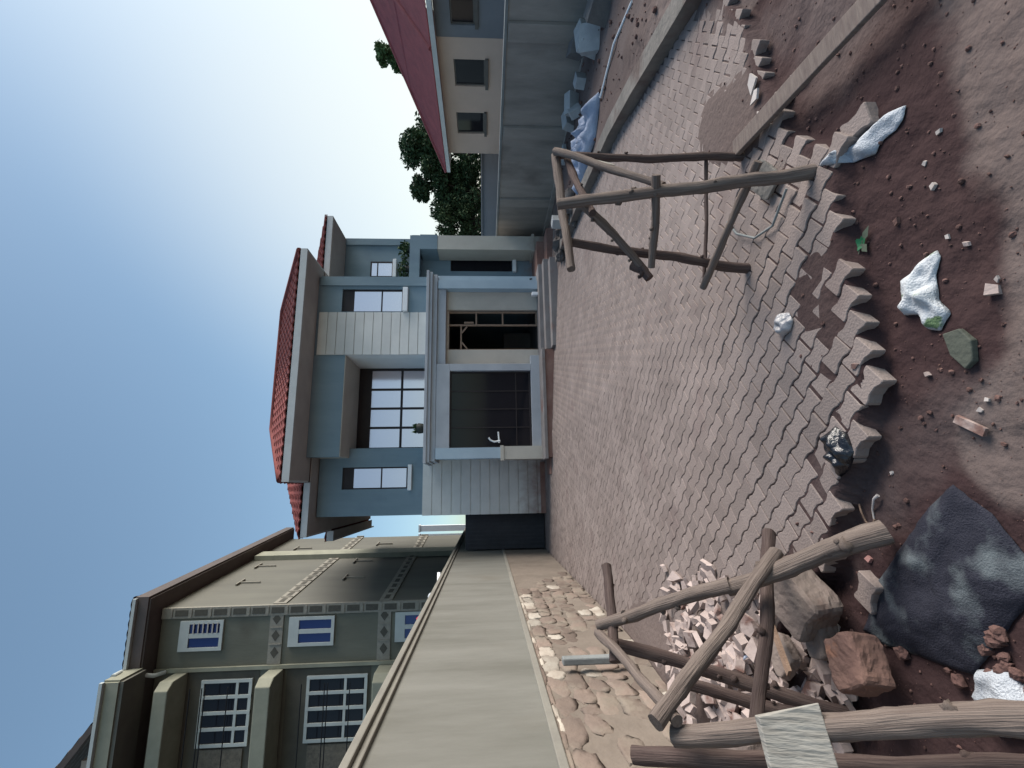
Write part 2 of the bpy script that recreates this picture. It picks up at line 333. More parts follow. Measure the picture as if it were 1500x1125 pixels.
# pavers: I-shaped blocks, laid on the diagonal
SC = .71; A0 = R(129); au = Vector((math.cos(A0), math.sin(A0))); pu = Vector((math.cos(A0+math.pi/2), math.sin(A0+math.pi/2)))
prof = [(-.0972,.0712),(-.092,.0772),(-.072,.0772),(-.03,.0572),(.03,.0572),(.072,.0772),(.092,.0772),(.0972,.0712)]
def paver_outline(ins):
    o = [(t*SC*(1-ins*8 if abs(t) > .09 else 1), (wd-ins)*SC) for t, wd in prof]
    return o+[(t, -wd) for t, wd in o[::-1]]
OUT, INN = paver_outline(0.0), paver_outline(.0045)
def add_paver(mb, cx, cy, ang, zc, h=.06, tilt=(0,0), ch=.006, k=1.0):
    c, s_ = math.cos(ang)*k, math.sin(ang)*k; n = len(OUT); v = []
    for O_, dz in ((OUT, -h), (OUT, -ch), (INN, 0)):
        for a, b in O_: v.append((cx+a*c-b*s_, cy+a*s_+b*c, zc+dz+a*tilt[0]+b*tilt[1]))
    f = [tuple(range(2*n, 3*n))]
    for i in range(n):
        j = (i+1) % n; f += [(i, j, n+j, n+i), (n+i, n+j, 2*n+j, 2*n+i)]
    mb.add(v, f)
pv = MB(); rr = random.Random(3); loose = []
for i in range(-160, 160):
    for j in range(-160, 160):
        p = au*(.2*SC*(i+(.5 if j % 2 else 0)))+pu*(.14*SC*j)+Vector((.02, .05))
        if not (-1.7 < p.x < 9 and 1.4 < p.y < 13): continue
        q = Vector((p.x, p.y))
        if not paved(q.x, q.y): continue
        if q.x < -.3 and q.y < 2.5 and rr.random() < .25: continue
        if q.y-interp(EDGE, q.x, 0) < .1 and rr.random() < .07: continue
        jit = .0022; tl = (rr.gauss(0,.006), rr.gauss(0,.006))
        e = q.y-interp(EDGE, q.x, 0); dz = rr.gauss(0, .0012)
        if e < .3: tl = (rr.gauss(0,.03), rr.gauss(0,.03)); dz = rr.gauss(-.001,.003); jit = .006
        add_paver(pv, q.x+rr.uniform(-jit,jit), q.y+rr.uniform(-jit,jit), A0+rr.gauss(0,.008), gx(q.x)+dz, tilt=tl, ch=.0032-.0015*sst(3.0, 5.0, q.y), k=1-.042*sst(3.3, 2.0, q.y)*rr.uniform(.5,1.3))
pv.build('paving', M['paver'], kind='structure', base=(0,0,0))
def loose_paver(x, y, ang, dz, tilt, label):
    m = MB(); add_paver(m, x, y, R(ang), ground_z(x, y)+dz, .055, tilt)
    m.build('paving_block', M['paver'], label=label, cat='paving block', group='loose paving blocks at the edge of the yard')
loose_paver(1.50, 1.66, 95, .052, (.05,-.04), 'loose I-shaped paving block lying closest to the long white sack')
loose_paver(-.46, 2.05, 150, .05, (-.1,.06), 'loose paving block beside the thick foot of the front trestle')

# soil and small stones
rb = MB(); rr = random.Random(11)
for k in range(4200):
    x = rr.uniform(-1.2, 3.6); y = rr.uniform(.7, 3.0)
    if paved(x, y) and rr.random() < .85: continue
    s_ = .002+.010*rr.random()**6
    rb.lump((x, y, ground_z(x,y)+s_*.3), (s_, s_*rr.uniform(.6,1), s_*.7), k, .3, 6, 4, rr.uniform(0,3))
for k in range(700):
    y = rr.uniform(2.6, 11); x = interp(KERB, y, 1)+.15+rr.uniform(0, 3.2)
    s_ = .008+.035*rr.random()**4
    rb.lump((x, y, ground_z(x,y)+s_*.3), (s_, s_*.8, s_*.7), k, .3, 6, 4, rr.uniform(0,3))
rb.build('gravel', M['clod'], label='small stones and soil crumbs scattered over the red soil', cat='gravel', kind='stuff', base=(0,0,0))

# ------------------------------------------------------------------ the two-storey house
def wall_y(mb, x0, x1, z0, z1, y0, y1, ops=()):
    xc = sorted({x0, x1, *[o[0] for o in ops], *[o[1] for o in ops]}); zc = sorted({z0, z1, *[o[2] for o in ops], *[o[3] for o in ops]})
    for i in range(len(xc)-1):
        for j in range(len(zc)-1):
            mx, mz = (xc[i]+xc[i+1])/2, (zc[j]+zc[j+1])/2
            if any(o[0] < mx < o[1] and o[2] < mz < o[3] for o in ops): continue
            mb.box(xc[i], xc[i+1], y0, y1, zc[j], zc[j+1])
H1 = thing('two_storey_house', (3, 14, -.4), 'two storey blue grey house under construction with red tiled roof and cream boarded panels', 'house')
b = MB()
wall_y(b, -.64, 1.08, -.3, 5.86, 12.65, 12.85, [(.03,.59,3.58,5.27),(-.63,1.07,.0,.001)])
b.box(-.64, -.44, 12.852, 18.4, -.4, 5.86)
b.box(.88, 1.08, 12.852, 13.25, 3.06, 5.1)
b.box(5.352, 5.55, 12.06, 18.4, -.5, 5.86)
wall_y(b, 4.56, 5.3, 3.05, 5.86, 11.85, 12.05, [(4.58,5.22,3.70,5.3)]); b.box(3.41,5.55,11.86,12.04,5.861,5.924)
b.box(5.3, 5.55, 11.8, 12.05, 3.05, 5.86)          # corner pilaster
b.box(-.44, 5.35, 18.2, 18.4, -.4, 5.86)
b.box(.82, 3.40, 11.85, 12.1, 5.14, 5.924)         # deep beam over the balcony
# right wing
b.box(5.55, 7.80, 13.9, 14.1, 3.8, 5.93); b.box(7.6, 7.82, 13.85, 13.9, 3.8, 5.93)
wall_y(b, 5.55, 7.7, -.5, 3.55, 13.9, 14.1, [(6.74,7.3,.67,2.63)])
b.box(5.55, 7.55, 13.15, 13.4, 3.50, 3.80); b.box(5.552, 7.7, 13.4, 14.1, 3.56, 3.78)
b.box(7.1, 7.58, 13.15, 13.9, 2.98, 3.5); b.box(5.552, 6.0, 13.1, 13.12, 2.2, 2.21)
b.box(7.6, 7.8, 14.1, 18.4, -.6, 5.93)
b.build('wall', M['blue'], H1)
b = MB()                                           # ground-floor paint under the canopy
b.box(5.12, 5.35, 11.55, 12.05, .02, 2.76); b.box(5.352, 5.56, 11.75, 12.058, -.3, 2.80)
b.build('canopy_pier', M['blue2'], H1); b = MB()
b.box(.70, .96, 11.45, 11.8, 1.2, 2.76)
b.build('canopy_pier', M['blue2'], H1)
b = MB()
b.box(.67, .98, 11.42, 11.82, -.05, 1.12); b.box(.64, 1.0, 11.40, 11.84, 1.12, 1.2)
b.build('base_pier', M['cream'], H1, label='cream lower half of the left canopy pier with a small moulded cap')
b = MB()
for z, w_ in ((-.5, .03), (.1, .06), (.16, 0)):
    pass
b.box(7.1, 7.56, 13.16, 13.88, -.5, .02); b.box(7.04, 7.62, 13.12, 13.9, .02, .1); b.box(7.1, 7.56, 13.16, 13.88, .1, 2.975)
b.build('porch_pillar', M['cream'], H1)
for (x0, x1, z0, z1, y, n) in ((-.66, .98, -.05, 3.2, 12.62, 13), (3.405, 4.555, 3.06, 5.85, 11.82, 12)):
    b = MB(); h = (z1-z0)/n
    for i in range(n):
        o = random.uniform(-.002, .002)
        b.box(x0, x1, y+o, y+.028, z0+h*i+.012, z0+h*(i+1)-.008)
    b.box(x0+.004, x1-.004, y+.024, y+.029, z0, z1)
    b.build('cladding', M['board'], H1)
b = MB(); b.box(3.405, 4.555, 11.851, 12.05, 3.05, 5.86); b.box(3.40, 3.6, 12.05, 13.25, 3.06, 5.86); b.build('balcony_jamb', M['white'], H1)
b = MB(); b.box(1.08, 3.4, 12.1, 13.26, 5.12, 5.2); b.box(.82, 3.4, 11.86, 12.1, 5.12, 5.138); b.box(.83, 1.079, 12.1, 12.64, 5.12, 5.86); b.build('balcony_ceiling', M['cream'], H1)
b = MB(); b.box(.66, 5.50, 11.55, 12.66, 2.78, 2.90); b.box(.63, 5.54, 11.47, 12.66, 2.90, 2.98); b.box(.60, 5.57, 11.43, 12.66, 2.98, 3.05); b.box(1.08, 3.4, 12.66, 13.3, 2.9, 3.05)
b.build('balcony_slab', M['frame'], H1, bevel=.006)
# ground floor behind the canopy
b = MB()
b.box(.96, 3.08, 11.56, 11.75, 2.44, 2.776); b.box(2.9, 3.08, 11.56, 11.75, .40, 2.44); b.box(.96, 3.3, 11.56, 11.75, .16, .40); b.box(3.08, 5.12, 11.62, 11.9, 2.56, 2.776)
b.build('window_surround', M['frame'], H1, bevel=.008)
b = MB(); b.box(3.082, 3.52, 11.80, 12.1, .1, 2.558); b.box(4.62, 5.118, 11.80, 12.1, .1, 2.558); b.box(3.52,4.62,11.85,12.1,2.5,2.558); b.build('door_jamb', M['beige'], H1)
b = MB(); b.box(1.08, 5.34, 17.9, 18.1, 0, 2.9); b.box(-.43, 5.34, 12.7, 18.1, -.2, .08); b.box(1.1, 5.34, 12.67, 18, 2.7, 2.88); b.box(3.3, 3.4, 12.12, 15, .08, 2.7); b.box(-.4, 5.3, 13.4, 18, 3.06, 3.1)
b.box(4.4, 4.9, 14.6, 15.3, .08, .95); b.box(3.6, 4.3, 16, 16.4, .08, 1.5)
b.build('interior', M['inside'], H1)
# big dark ground-floor window: glass with mullions
wd = MB(); wd.box(.965, 2.895, 11.66, 11.70, .41, .45); wd.box(.965, 2.895, 11.66, 11.70, 2.40, 2.436); wd.box(.965, 1.0, 11.66, 11.70, .45, 2.4); wd.box(2.86, 2.895, 11.66, 11.70, .45, 2.4)
for x in (1.47, 1.93, 2.39): wd.box(x-.012, x+.012, 11.665, 11.695, .45, 2.4)
for z in (.78, ): wd.box(1.0, 2.86, 11.667, 11.693, z-.012, z+.012)
wo = wd.build('window', M['dark'], H1, label='large dark shop-like ground floor window under the canopy')
b = MB(); b.box(1.0, 2.86, 11.683, 11.687, .45, 2.4); b.build('pane', M['darkglass'], wo)
# door frame
b = MB()
for x in (3.54, 4.22, 4.58): b.box(x-.022, x+.022, 11.88, 11.93, .16, 2.5)
b.box(3.562, 4.198, 11.885, 11.925, 2.16, 2.2)
for z in (1.78, 1.08, .18): b.box(4.242, 4.558, 11.885, 11.925, z-.02, z+.02)
b.obox((3.66, 11.905, 2.09), (.09,0,.07), (0,.015,0), (-.012,0,.015)); b.obox((4.10, 11.905, 2.09), (.09,0,-.07), (0,.015,0), (.012,0,.015))
b.box(4.26, 4.31, 11.87, 11.89, 1.85, 2.1)
b.build('door_frame', M['wood'], H1)
b = MB(); b.box(.64, 3.30, 10.92, 11.6, .10, .18); b.build('porch_floor', M['step'], H1, bevel=.01)
b = MB(); b.box(.68, 3.28, 10.96, 11.6, -.35, .10); b.box(.3,.68,11.2,11.9,-.2,.02); b.build('porch_plinth', M['redbrick'], H1)
b = MB(); b.box(3.302, 5.7, 11.3, 11.85, -.4, .16); b.box(3.302, 5.7, 11.0, 11.3, -.4, .06); b.box(3.302, 5.6, 10.7, 11.0, -.5, -.06)
b.build('entrance_step', M['step'], H1, bevel=.012)
b = MB(); b.box(-.66, .64, 12.56, 12.62, -.3, .12); b.build('splash_plinth', M['redbrick'], H1)
b = MB(); b.box(5.56, 7.02, 12.5, 13.9, -.6, .03); b.box(5.7,7.1,11.9,12.5,-.6,-.18)
b.build('splash_plinth', M['redbrick'], H1)
b = MB(); b.box(2.2,2.26,11.9,11.95,1.1,1.4)
b = MB(); b.tube([(1.15,11.8,1.25),(1.17,11.8,1.38),(1.25,11.8,1.45),(1.33,11.8,1.42),(1.36,11.8,1.33)], .03, 8); 
# windows
def window(x0, x1, z0, z1, y, cols, rows, pane, frm, fw=.035, top=0, sill=None, name='window', sillm=None, label=None, parent=H1):
    f = MB(); f.box(x0, x1, y, y+.05, z0, z0+fw); f.box(x0, x1, y, y+.05, z1-fw, z1); f.box(x0, x0+fw, y, y+.05, z0+fw, z1-fw); f.box(x1-fw, x1, y, y+.05, z0+fw, z1-fw)
    zt = z1-fw
    if top: f.box(x0+fw, x1-fw, y+.006, y+.044, z1-fw-top, z1-fw); zt = z1-fw-top
    for c in range(1, cols):
        x = x0+fw+(x1-x0-2*fw)*c/cols; f.box(x-fw*.45, x+fw*.45, y+.003, y+.047, z0+fw, zt)
    for r_ in rows: f.box(x0+fw, x1-fw, y+.005, y+.045, r_-fw*.45, r_+fw*.45)
    w_ = f.build(name, frm, parent, label=label)
    p = MB(); p.box(x0+fw, x1-fw, y+.022, y+.028, z0+fw, zt); p.build('pane', pane, w_)
    if sill:
        s_ = MB(); s_.box(x0-.06, x1+.06, y-.14, y-.002, z0-sill, z0); s_.build('sill', sillm or M['white'], w_, bevel=.006)
    return w_
window(.03, .59, 3.6, 5.27, 12.71, 1, (4.28,), M['mirror'], M['dark'], top=.24)
s_ = MB(); s_.box(-.02, .64, 12.56, 12.649, 3.48, 3.58); s_.build('window_sill', M['white'], H1, bevel=.01)
window(4.58, 5.22, 3.72, 5.28, 11.91, 1, (4.28,), M['mirror'], M['dark'], top=.24)
s_ = MB(); s_.box(4.57, 5.24, 11.75, 11.849, 3.58, 3.71); s_.build('window_sill', M['white'], H1, bevel=.01)
window(1.08, 3.4, 3.06, 5.12, 13.26, 4, (3.92,), M['mirror'], M['dark'], fw=.07, top=.28, name='balcony_window')
window(6.5, 7.02, 4.42, 5.12, 13.84, 1, (4.9,), M['mirror'], M['dark'], fw=.035, top=.0, sill=None)
s_ = MB(); s_.box(6.46, 7.06, 13.72, 13.838, 4.3, 4.41); s_.build('window_sill', M['white'], H1, bevel=.01)
window(6.74, 7.3, .67, 2.63, 13.95, 1, (), M['darkglass'], M['dark'], fw=.03)
s_ = MB(); s_.box(6.7, 7.34, 13.8, 13.899, .54, .66); s_.build('window_sill', M['white'], H1, bevel=.01)
# roof
def slope(mb, e0, e1, r1, r0, pitch=.21, amp=.042, rows=.33, over=0):
    e0, e1, r0, r1 = map(Vector, (e0, e1, r0, r1)); ex = (e1-e0); L = ex.length; ex.normalize()
    nn = ex.cross((r0-e0)).normalized(); nn = nn if nn.z > 0 else -nn
    W = max(((r0-e0)-ex*((r0-e0).dot(ex))).length, .01); nr = max(2, int(W/rows))*2; nc = max(2, int(L/pitch))*6
    v = []
    for j in range(nr+1):
        row = j//2; t = (row + (0 if j % 2 == 0 else .98))/(nr/2); t = min(t, 1)
        a = e0.lerp(r0, t); b_ = e1.lerp(r1, t)
        for i in range(nc+1):
            p = a.lerp(b_, i/nc); s_ = (p-e0).dot(ex)
            hgt = amp*abs(math.sin(math.pi*s_/pitch))+(.02 if j % 2 == 0 else 0)
            v.append(p+nn*hgt)
    mb.add(v, [(j*(nc+1)+i, j*(nc+1)+i+1, (j+1)*(nc+1)+i+1, (j+1)*(nc+1)+i) for j in range(nr) for i in range(nc)])
def hip(mb, x0, x1, y0, y1, z, rx0, rx1, ry, rz, **k):
    A, B, C_, D = (x0,y0,z), (x1,y0,z), (x1,y1,z), (x0,y1,z); P, Q = (rx0,ry,rz), (rx1,ry,rz)
    slope(mb, A, B, Q, P, **k); slope(mb, C_, D, P, Q, **k)
    slope(mb, B, C_, Q, Q, **k); slope(mb, D, A, P, P, **k)
rf = MB(); hip(rf, .22, 5.88, 10.93, 17, 6.09, 1.7, 5.1, 13.2, 7.36)
rf.tube([(.25,10.95,6.13),(1.7,13.2,7.40),(5.1,13.2,7.40),(5.86,10.95,6.13)], .07, 8, sub=6)
hip(rf, -1.08, 5.9, 12.10, 18.8, 6.04, .3, 5.2, 15.4, 7.74); hip(rf, 5.2, 7.86, 12.60, 18.8, 6.12, 5.3, 6.2, 15.4, 7.5)
hip(rf, -1.36, 0, 14.0, 18.9, 6.0, -.2, -.1, 16.4, 6.5)
ro = rf.build('roof', M['tile'], H1)
ro.modifiers.new('thick', 'SOLIDIFY').thickness = .03
b = MB()
for (x0,x1,y0,y1,z0,z1) in ((.22,5.88,10.92,10.96,5.92,6.08),(.22,.26,10.96,12.1,5.92,6.08),(5.84,5.88,10.96,12.6,5.92,6.08),(-1.08,.215,12.12,12.16,5.88,6.03),(-1.08,-1.04,12.16,14.0,5.88,6.03),(-1.36,-1.09,14.0,14.04,5.82,6.0),(-1.36,-1.32,14.04,18.9,5.82,6.0),(5.885,7.84,12.62,12.66,5.95,6.11),(7.8,7.84,12.66,18.8,5.95,6.11)): b.box(x0,x1,y0,y1,z0,z1)
b.build('fascia', M['fascia'], H1)
b = MB(); b.box(.26, 5.84, 10.96, 12.158, 5.925, 5.95); b.box(-1.04, 5.84, 12.162, 18.6, 5.885, 5.91); b.box(5.885, 7.8, 12.66, 18.6, 5.935, 5.96); b.box(-1.32, -1.08, 14.04, 18.6, 5.83, 5.86)
b.build('soffit', M['soffit'], H1)
# things at the house
pt = MB(); pt.tube([(1.46,11.62,3.05),(1.46,11.62,3.1),(1.46,11.62,3.2),(1.46,11.62,3.24)], [.09,.12,.13,.10], 14); 
po = pt.build('flower_pot', M['pot'], label='dark round pot standing on the balcony slab before the big window', cat='pot')
s_ = MB()
for k in range(26):
    a = k*2.4; s_.add([(1.46,11.62,3.2),(1.46+.1*math.cos(a),11.62+.1*math.sin(a),3.27+.004*k),(1.46+.13*math.cos(a+.35),11.62+.13*math.sin(a+.35),3.25)], [(0,1,2)])
s_.build('foliage', M['leafA'], po)
def leafball(mb, c, rad, n, size, seed):
    r_ = random.Random(seed)
    for _ in range(n):
        d = Vector((r_.gauss(0,1), r_.gauss(0,1), r_.gauss(0,1))).normalized()*(r_.random()**.4)
        p = Vector((c[0]+d.x*rad[0], c[1]+d.y*rad[1], c[2]+d.z*rad[2]))
        a = Vector((r_.gauss(0,1), r_.gauss(0,1), r_.gauss(0,.7))).normalized(); b_ = a.cross(Vector((r_.gauss(0,1), r_.gauss(0,1), r_.gauss(0,1)))).normalized()
        s_ = size*r_.uniform(.6,1.3); mb.add([p-a*s_, p+b_*s_*.45, p+a*s_, p-b_*s_*.45], [(0,1,2,3)])
for i, (x, lb) in enumerate(((6.0,'dark potted shrub on the porch roof nearest the balcony block'),(6.65,'small dark shrub in the middle of the porch roof'),(7.3,'leafy shrub on the porch roof nearest the open right end'))):
    t = thing('shrub', (x, 13.6, 3.8), lb, 'shrub', 'shrubs growing on the porch roof')
    m = MB(); leafball(m, (x,13.6,4.03), (.32,.2,.2), 220, .06, i+30); m.build('foliage', M['leafA'], t)
    m = MB(); m.tube([(x,13.6,3.8),(x,13.6,4.0)], [.11,.09], 10); m.build('pot', M['pot'], t)
m = MB(); m.tube([(6.02,12.3,-.32),(5.62,12.0,.12),(5.46,11.7,.33)], .022, 8); m.build('metal_bar', M['dark'], label='thin dark metal bar leaning on the entrance steps', cat='bar')
m = MB(); m.tube([(1.12,11.52,1.2),(1.10,11.52,1.35),(1.14,11.5,1.44),(1.2,11.5,1.48)], .022, 8); m.tube([(1.08,11.6,1.22),(1.35,11.6,1.24)], .02, 8)
m.build('bent_pipe', M['white'], label='short bent white pipe at the left edge of the dark ground floor window', cat='pipe')
m = MB(); m.obox((4.95,11.52,.24),(.045,0,0),(0,.06,0),(0,0,.08)); m.build('paint_tin', M['white'], label='small white tin on the top entrance step by the beige wall', cat='tin', bevel=.01)

# ------------------------------------------------------------------ olive neighbour building
H2 = thing('apartment_building', (-5.5, 16, -.1), 'three storey olive green building with brown eaves and moulded bands behind the boundary wall', 'building')
SX = .114
def sx(y): return -2.75+SX*(y-13)
b = MB(); b.prism([(-10.5,13),(-2.75,13),(sx(20.6),20.6),(-10.5,20.6)], -.3, 9.52); b.build('wall', M['olive2'], H2)
def sidebox(mb, y0, y1, z0, z1, out):
    mb.prism([(sx(y0)-.05,y0),(sx(y0)+out,y0),(sx(y1)+out,y1),(sx(y1)-.05,y1)], z0, z1)
b = MB(); b.box(-9.5, -2.752, 12.96, 12.999, -.3, 9.5); b.build('front_wall', M['olive'], H2)
b = MB(); sidebox(b, 17.3, 17.9, 0, 9.4, .16); b.build('pilaster', M['olivetrim'], H2)
b = MB(); b.box(-4.17, -4.09, 12.88, 12.958, 1.5, 9.5); b.build('drip_moulding', M['olivetrim'], H2)
b = MB()
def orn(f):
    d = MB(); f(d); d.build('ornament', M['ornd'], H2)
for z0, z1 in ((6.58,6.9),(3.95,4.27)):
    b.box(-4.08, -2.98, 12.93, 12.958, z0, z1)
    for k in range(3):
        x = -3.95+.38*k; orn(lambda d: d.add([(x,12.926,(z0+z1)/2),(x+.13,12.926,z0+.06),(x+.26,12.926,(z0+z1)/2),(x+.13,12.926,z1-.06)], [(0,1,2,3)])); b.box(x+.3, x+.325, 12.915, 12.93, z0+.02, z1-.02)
    y = 13.1
    sidebox(b, 13.02, 20.5, z0, z1, .03)
    while y < 20.3:
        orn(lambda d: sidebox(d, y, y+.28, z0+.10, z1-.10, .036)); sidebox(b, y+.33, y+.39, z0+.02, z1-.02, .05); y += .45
b.box(-2.98, -2.74, 12.92, 13.02, .5, 9.5)
z = .6
while z < 9.3:
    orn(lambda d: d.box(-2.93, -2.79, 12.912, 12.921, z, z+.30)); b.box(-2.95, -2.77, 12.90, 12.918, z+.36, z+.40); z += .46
b.build('moulded_band', M['orn'], H2)
def nwin(x0, x1, z0, z1, bars=False):
    f = MB(); y = 12.90; zt = z1-(z1-z0)*.22; xm = (x0+x1)/2; fw = .075
    f.box(x0, x1, y, y+.055, z0, z0+fw); f.box(x0, x1, y, y+.055, zt, z1); f.box(x0, x0+fw, y, y+.055, z0+fw, zt); f.box(x1-fw, x1, y, y+.055, z0+fw, zt); f.box(xm-.05, xm+.05, y+.003, y+.052, z0+fw, zt)
    o = f.build('window', M['winwhite'], H2); p = MB(); p.box(x0+fw, x1-fw, y+.03, y+.036, z0+fw, zt); p.build('pane', M['blueglass'], o)
    if bars:
        g_ = MB()
        for k in range(6): zz = z0+.12+k*(zt-z0-.12)/6; g_.box(xm+.06, x1-.05, y-.01, y+.005, zz, zz+.03)
        g_.build('burglar_bar', M['soffit'], o)
nwin(-3.72, -3.04, 8.0, 9.02, True); nwin(-3.70, -3.03, 5.33, 6.43); nwin(-3.68, -3.0, 2.75, 3.84)
for (z0, z1, zs) in ((7.18, 8.36, 7.52), (4.46, 5.9, 4.98)):
    x0, x1 = -5.78, -4.36; y = 12.88; f = MB(); fw = .07
    for k in range(5):
        x = x0+(x1-x0-fw)*k/4; f.box(x, x+fw, y, y+.06, z0, z1)
    f.box(x0+fw, x1-fw, y+.004, y+.056, z0, z0+fw); f.box(x0+fw, x1-fw, y+.004, y+.056, z1-fw, z1); f.box(x0+fw, x1-fw, y+.004, y+.056, zs-.03, zs+.03)
    o = f.build('balcony_window', M['winwhite'], H2); p = MB(); p.box(x0, x1, y+.03, y+.036, z0, z1); p.build('pane', M['darkglass'], o)
    p = MB(); p.box(-6.9, x0-.05, 12.90, 12.95, z0+.1, z1-.1); p.build('lattice_screen', M['lattice'], H2)
    r_ = MB()
    for zz in (z0+.25, z0+.75, z0+.82, z1-.1): r_.tube([(-9,12.25,zz),(-4.3,12.25,zz)], .012, 6)
    r_.build('railing', M['grille'], H2)
b = MB()
for z0, z1 in ((6.48,6.82),(3.85,4.2),(8.72,9.02)):
    b.prism([(-9.5,12.2),(-4.32,12.2),(-4.18,12.38),(-4.18,12.95),(-9.5,12.95)], z0, z1)
b.build('balcony', M['olivetrim'], H2, bevel=.02)
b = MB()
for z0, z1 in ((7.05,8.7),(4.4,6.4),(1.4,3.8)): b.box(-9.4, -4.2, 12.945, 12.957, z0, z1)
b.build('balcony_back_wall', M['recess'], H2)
b = MB()
b.prism([(-10.5,12.5),(-3.95,12.5),(-2.42,12.5),(sx(20.9)+.36,20.9),(-10.5,20.9)], 9.525, 9.575)
b.build('soffit', M['brown'], H2)
b = MB(); b.prism([(-10.5,11.8),(-3.95,11.8),(-3.95,12.5),(-10.5,12.5)], 9.42, 9.5); b.build('soffit', M['olive2'], H2)
b = MB(); b.box(-10.5, -3.95, 11.76, 11.8, 9.50, 9.82); b.box(-3.95, -3.91, 11.8, 12.5, 9.50, 9.83); b.build('fascia', M['olivetrim'], H2, label='grey olive eave board over the projecting balconies'); b = MB(); b.box(-3.94, -2.42, 12.46, 12.5, 9.56, 9.84)
b.prism([(-2.42,12.46),(-2.37,12.46),(sx(20.9)+.41,20.9),(sx(20.9)+.36,20.9)], 9.56, 9.86); b.build('fascia', M['brown'], H2)
b = MB(); b.box(-3.9, -2.40, 12.38, 12.458, 9.80, 9.87); b.box(-10.5, -3.93, 11.68, 11.758, 9.78, 9.85); b.tube([(-3.96,12.4,9.9),(-3.92,12.2,9.82),(-3.92,12.0,9.8)], .06, 10); b.tube([(-3.98,12.35,9.7),(-4.12,12.6,9.3),(-4.13,12.84,9.2)], .045, 10); b.build('gutter', M['winwhite'], H2)
b = MB(); hip(b, -10.6, -2.38, 12.42, 21, 9.88, -6.5, -5.5, 16.6, 11.6, amp=.02); b.build('roof', M['brown'], H2)
for y, z in ((14.6,8.6),(16.3,8.9),(18.6,8.6),(14.8,5.7),(16.6,5.9),(19,5.7)): b = MB(); sidebox(b, y, y+.5, z, z+.035, .06); sidebox(b, y+.2, y+.24, z-.55, z, .05); b.build('wall_vent', M['orn'], H2)
b = MB(); b.prism([(-9.6,12.9),(-6.02,12.9),(-6.02,13.0),(-9.6,13.0)], 9.8, 9.81)
b = MB(); b.box(-12, -6.15, 13.4, 19, 9.6, 11.2); b.build('attic_wall', M['beige'], H2)
b = MB(); slope(b, (-5.2,12.9,10.75), (-5.2,19,10.75), (-9,19,13.6), (-9,12.9,13.6), amp=.02); 
b.add([(-5.2,12.88,10.6),(-5.2,12.88,10.75),(-9,12.88,13.6),(-9,12.88,13.3)], [(0,1,2,3)]); b.build('attic_roof', M['brown'], H2)

# ------------------------------------------------------------------ boundary wall on the left
W1 = thing('boundary_wall', (-1.7, 8, 0), 'long rendered boundary wall on a rubble stone base along the left of the yard', 'wall')
b = MB(); b.box(-1.84, -1.60, .6, 21.5, 1.14, 2.3); b.build('render', M['render'], W1)
b = MB(); b.box(-1.88, -1.565, .6, 21.5, 2.3, 2.345); b.box(-1.92, -1.53, .6, 21.5, 2.345, 2.40); b.build('coping', M['coping'], W1, bevel=.008)
b = MB(); b.box(-1.86, -1.575, .6, 21.5, 1.08, 1.14); b.build('ledge', M['coping'], W1, bevel=.008)
b = MB(); b.box(-1.9, -1.60, .6, 21.5, -.2, 1.08); b.build('stone_backing', M['mortar'], W1)
st, stw = MB(), MB(); rr = random.Random(5)
zrow = 0.02; row = 0
while zrow < 1.04:
    hh = rr.uniform(.13,.2) if zrow < .88 else 1.07-zrow
    y = .8+rr.uniform(0,.2)
    while y < 9.3-row*.3:
        ww = rr.uniform(.16,.46); zc = zrow+hh/2+rr.uniform(-.012,.012)
        if zrow < .8 and rr.random() < .2: y += ww; continue
        (stw if rr.random() < (.5 if zrow > .8 else .06) else st).lump((-1.605, y+ww/2, zc), (rr.uniform(.009,.017), ww*.5, hh*.5), row*100+int(y*10), .42, 14, 8, 0, True, .55)
        y += ww*.98
    zrow += hh; row += 1
st.build('stone', M['stone'], W1); stw.build('pale_stone', M['stone_w'], W1)
def crumple(mb, pts, z, h, seed, seg=72, rings=12, fold=1.0, freq=6):
    n = len(pts); cx = sum(p[0] for p in pts)/n; cy = sum(p[1] for p in pts)/n; v = []
    for r_ in range(rings+1):
        t = r_/rings
        for k in range(seg):
            u = k*n/seg; i = int(u); fr = u-i; a = pts[i % n]; b_ = pts[(i+1) % n]
            ox = a[0]+(b_[0]-a[0])*fr; oy = a[1]+(b_[1]-a[1])*fr
            x = cx+(ox-cx)*t; y = cy+(oy-cy)*t
            m_ = noise.noise((x*freq+seed, y*freq, seed)); m2 = noise.noise((x*freq*2.3+seed, y*freq*2.3, seed+4))
            rd = 1-abs(m_)*2.2
            hz = h*((1-t**3)*.45+fold*(.55*max(0,rd)+.35*m2)*(1-t**6))
            zg = z(x, y) if callable(z) else z
            v.append((x, y, zg+.004+max(0, hz)))
    mb.add(v, [(r_*seg+k, (r_+1)*seg+k, (r_+1)*seg+(k+1)%seg, r_*seg+(k+1)%seg) for r_ in range(rings) for k in range(seg)], None, True)
def litter(name, matn, pts, h, seed, label, cat, z=None, group=None, **k):
    m = MB(); crumple(m, pts, z or ground_z, h, seed, **k); o = m.build(name, M[matn], label=label, cat=cat, group=group)
    md = o.modifiers.new('thick', 'SOLIDIFY'); md.thickness = .004; return o
litter('red_cap', 'red', [(-1.72,6.7),(-1.6,6.72),(-1.6,6.95),(-1.72,6.95)], .07, 3, 'small bright red cloth lying on top of the boundary wall', 'cloth', z=2.40)
litter('white_rag', 'sack', [(-1.75,7.9),(-1.6,7.95),(-1.62,8.3),(-1.78,8.25)], .08, 4, 'crumpled white rag on top of the boundary wall beyond the red cloth', 'rag', z=2.40)
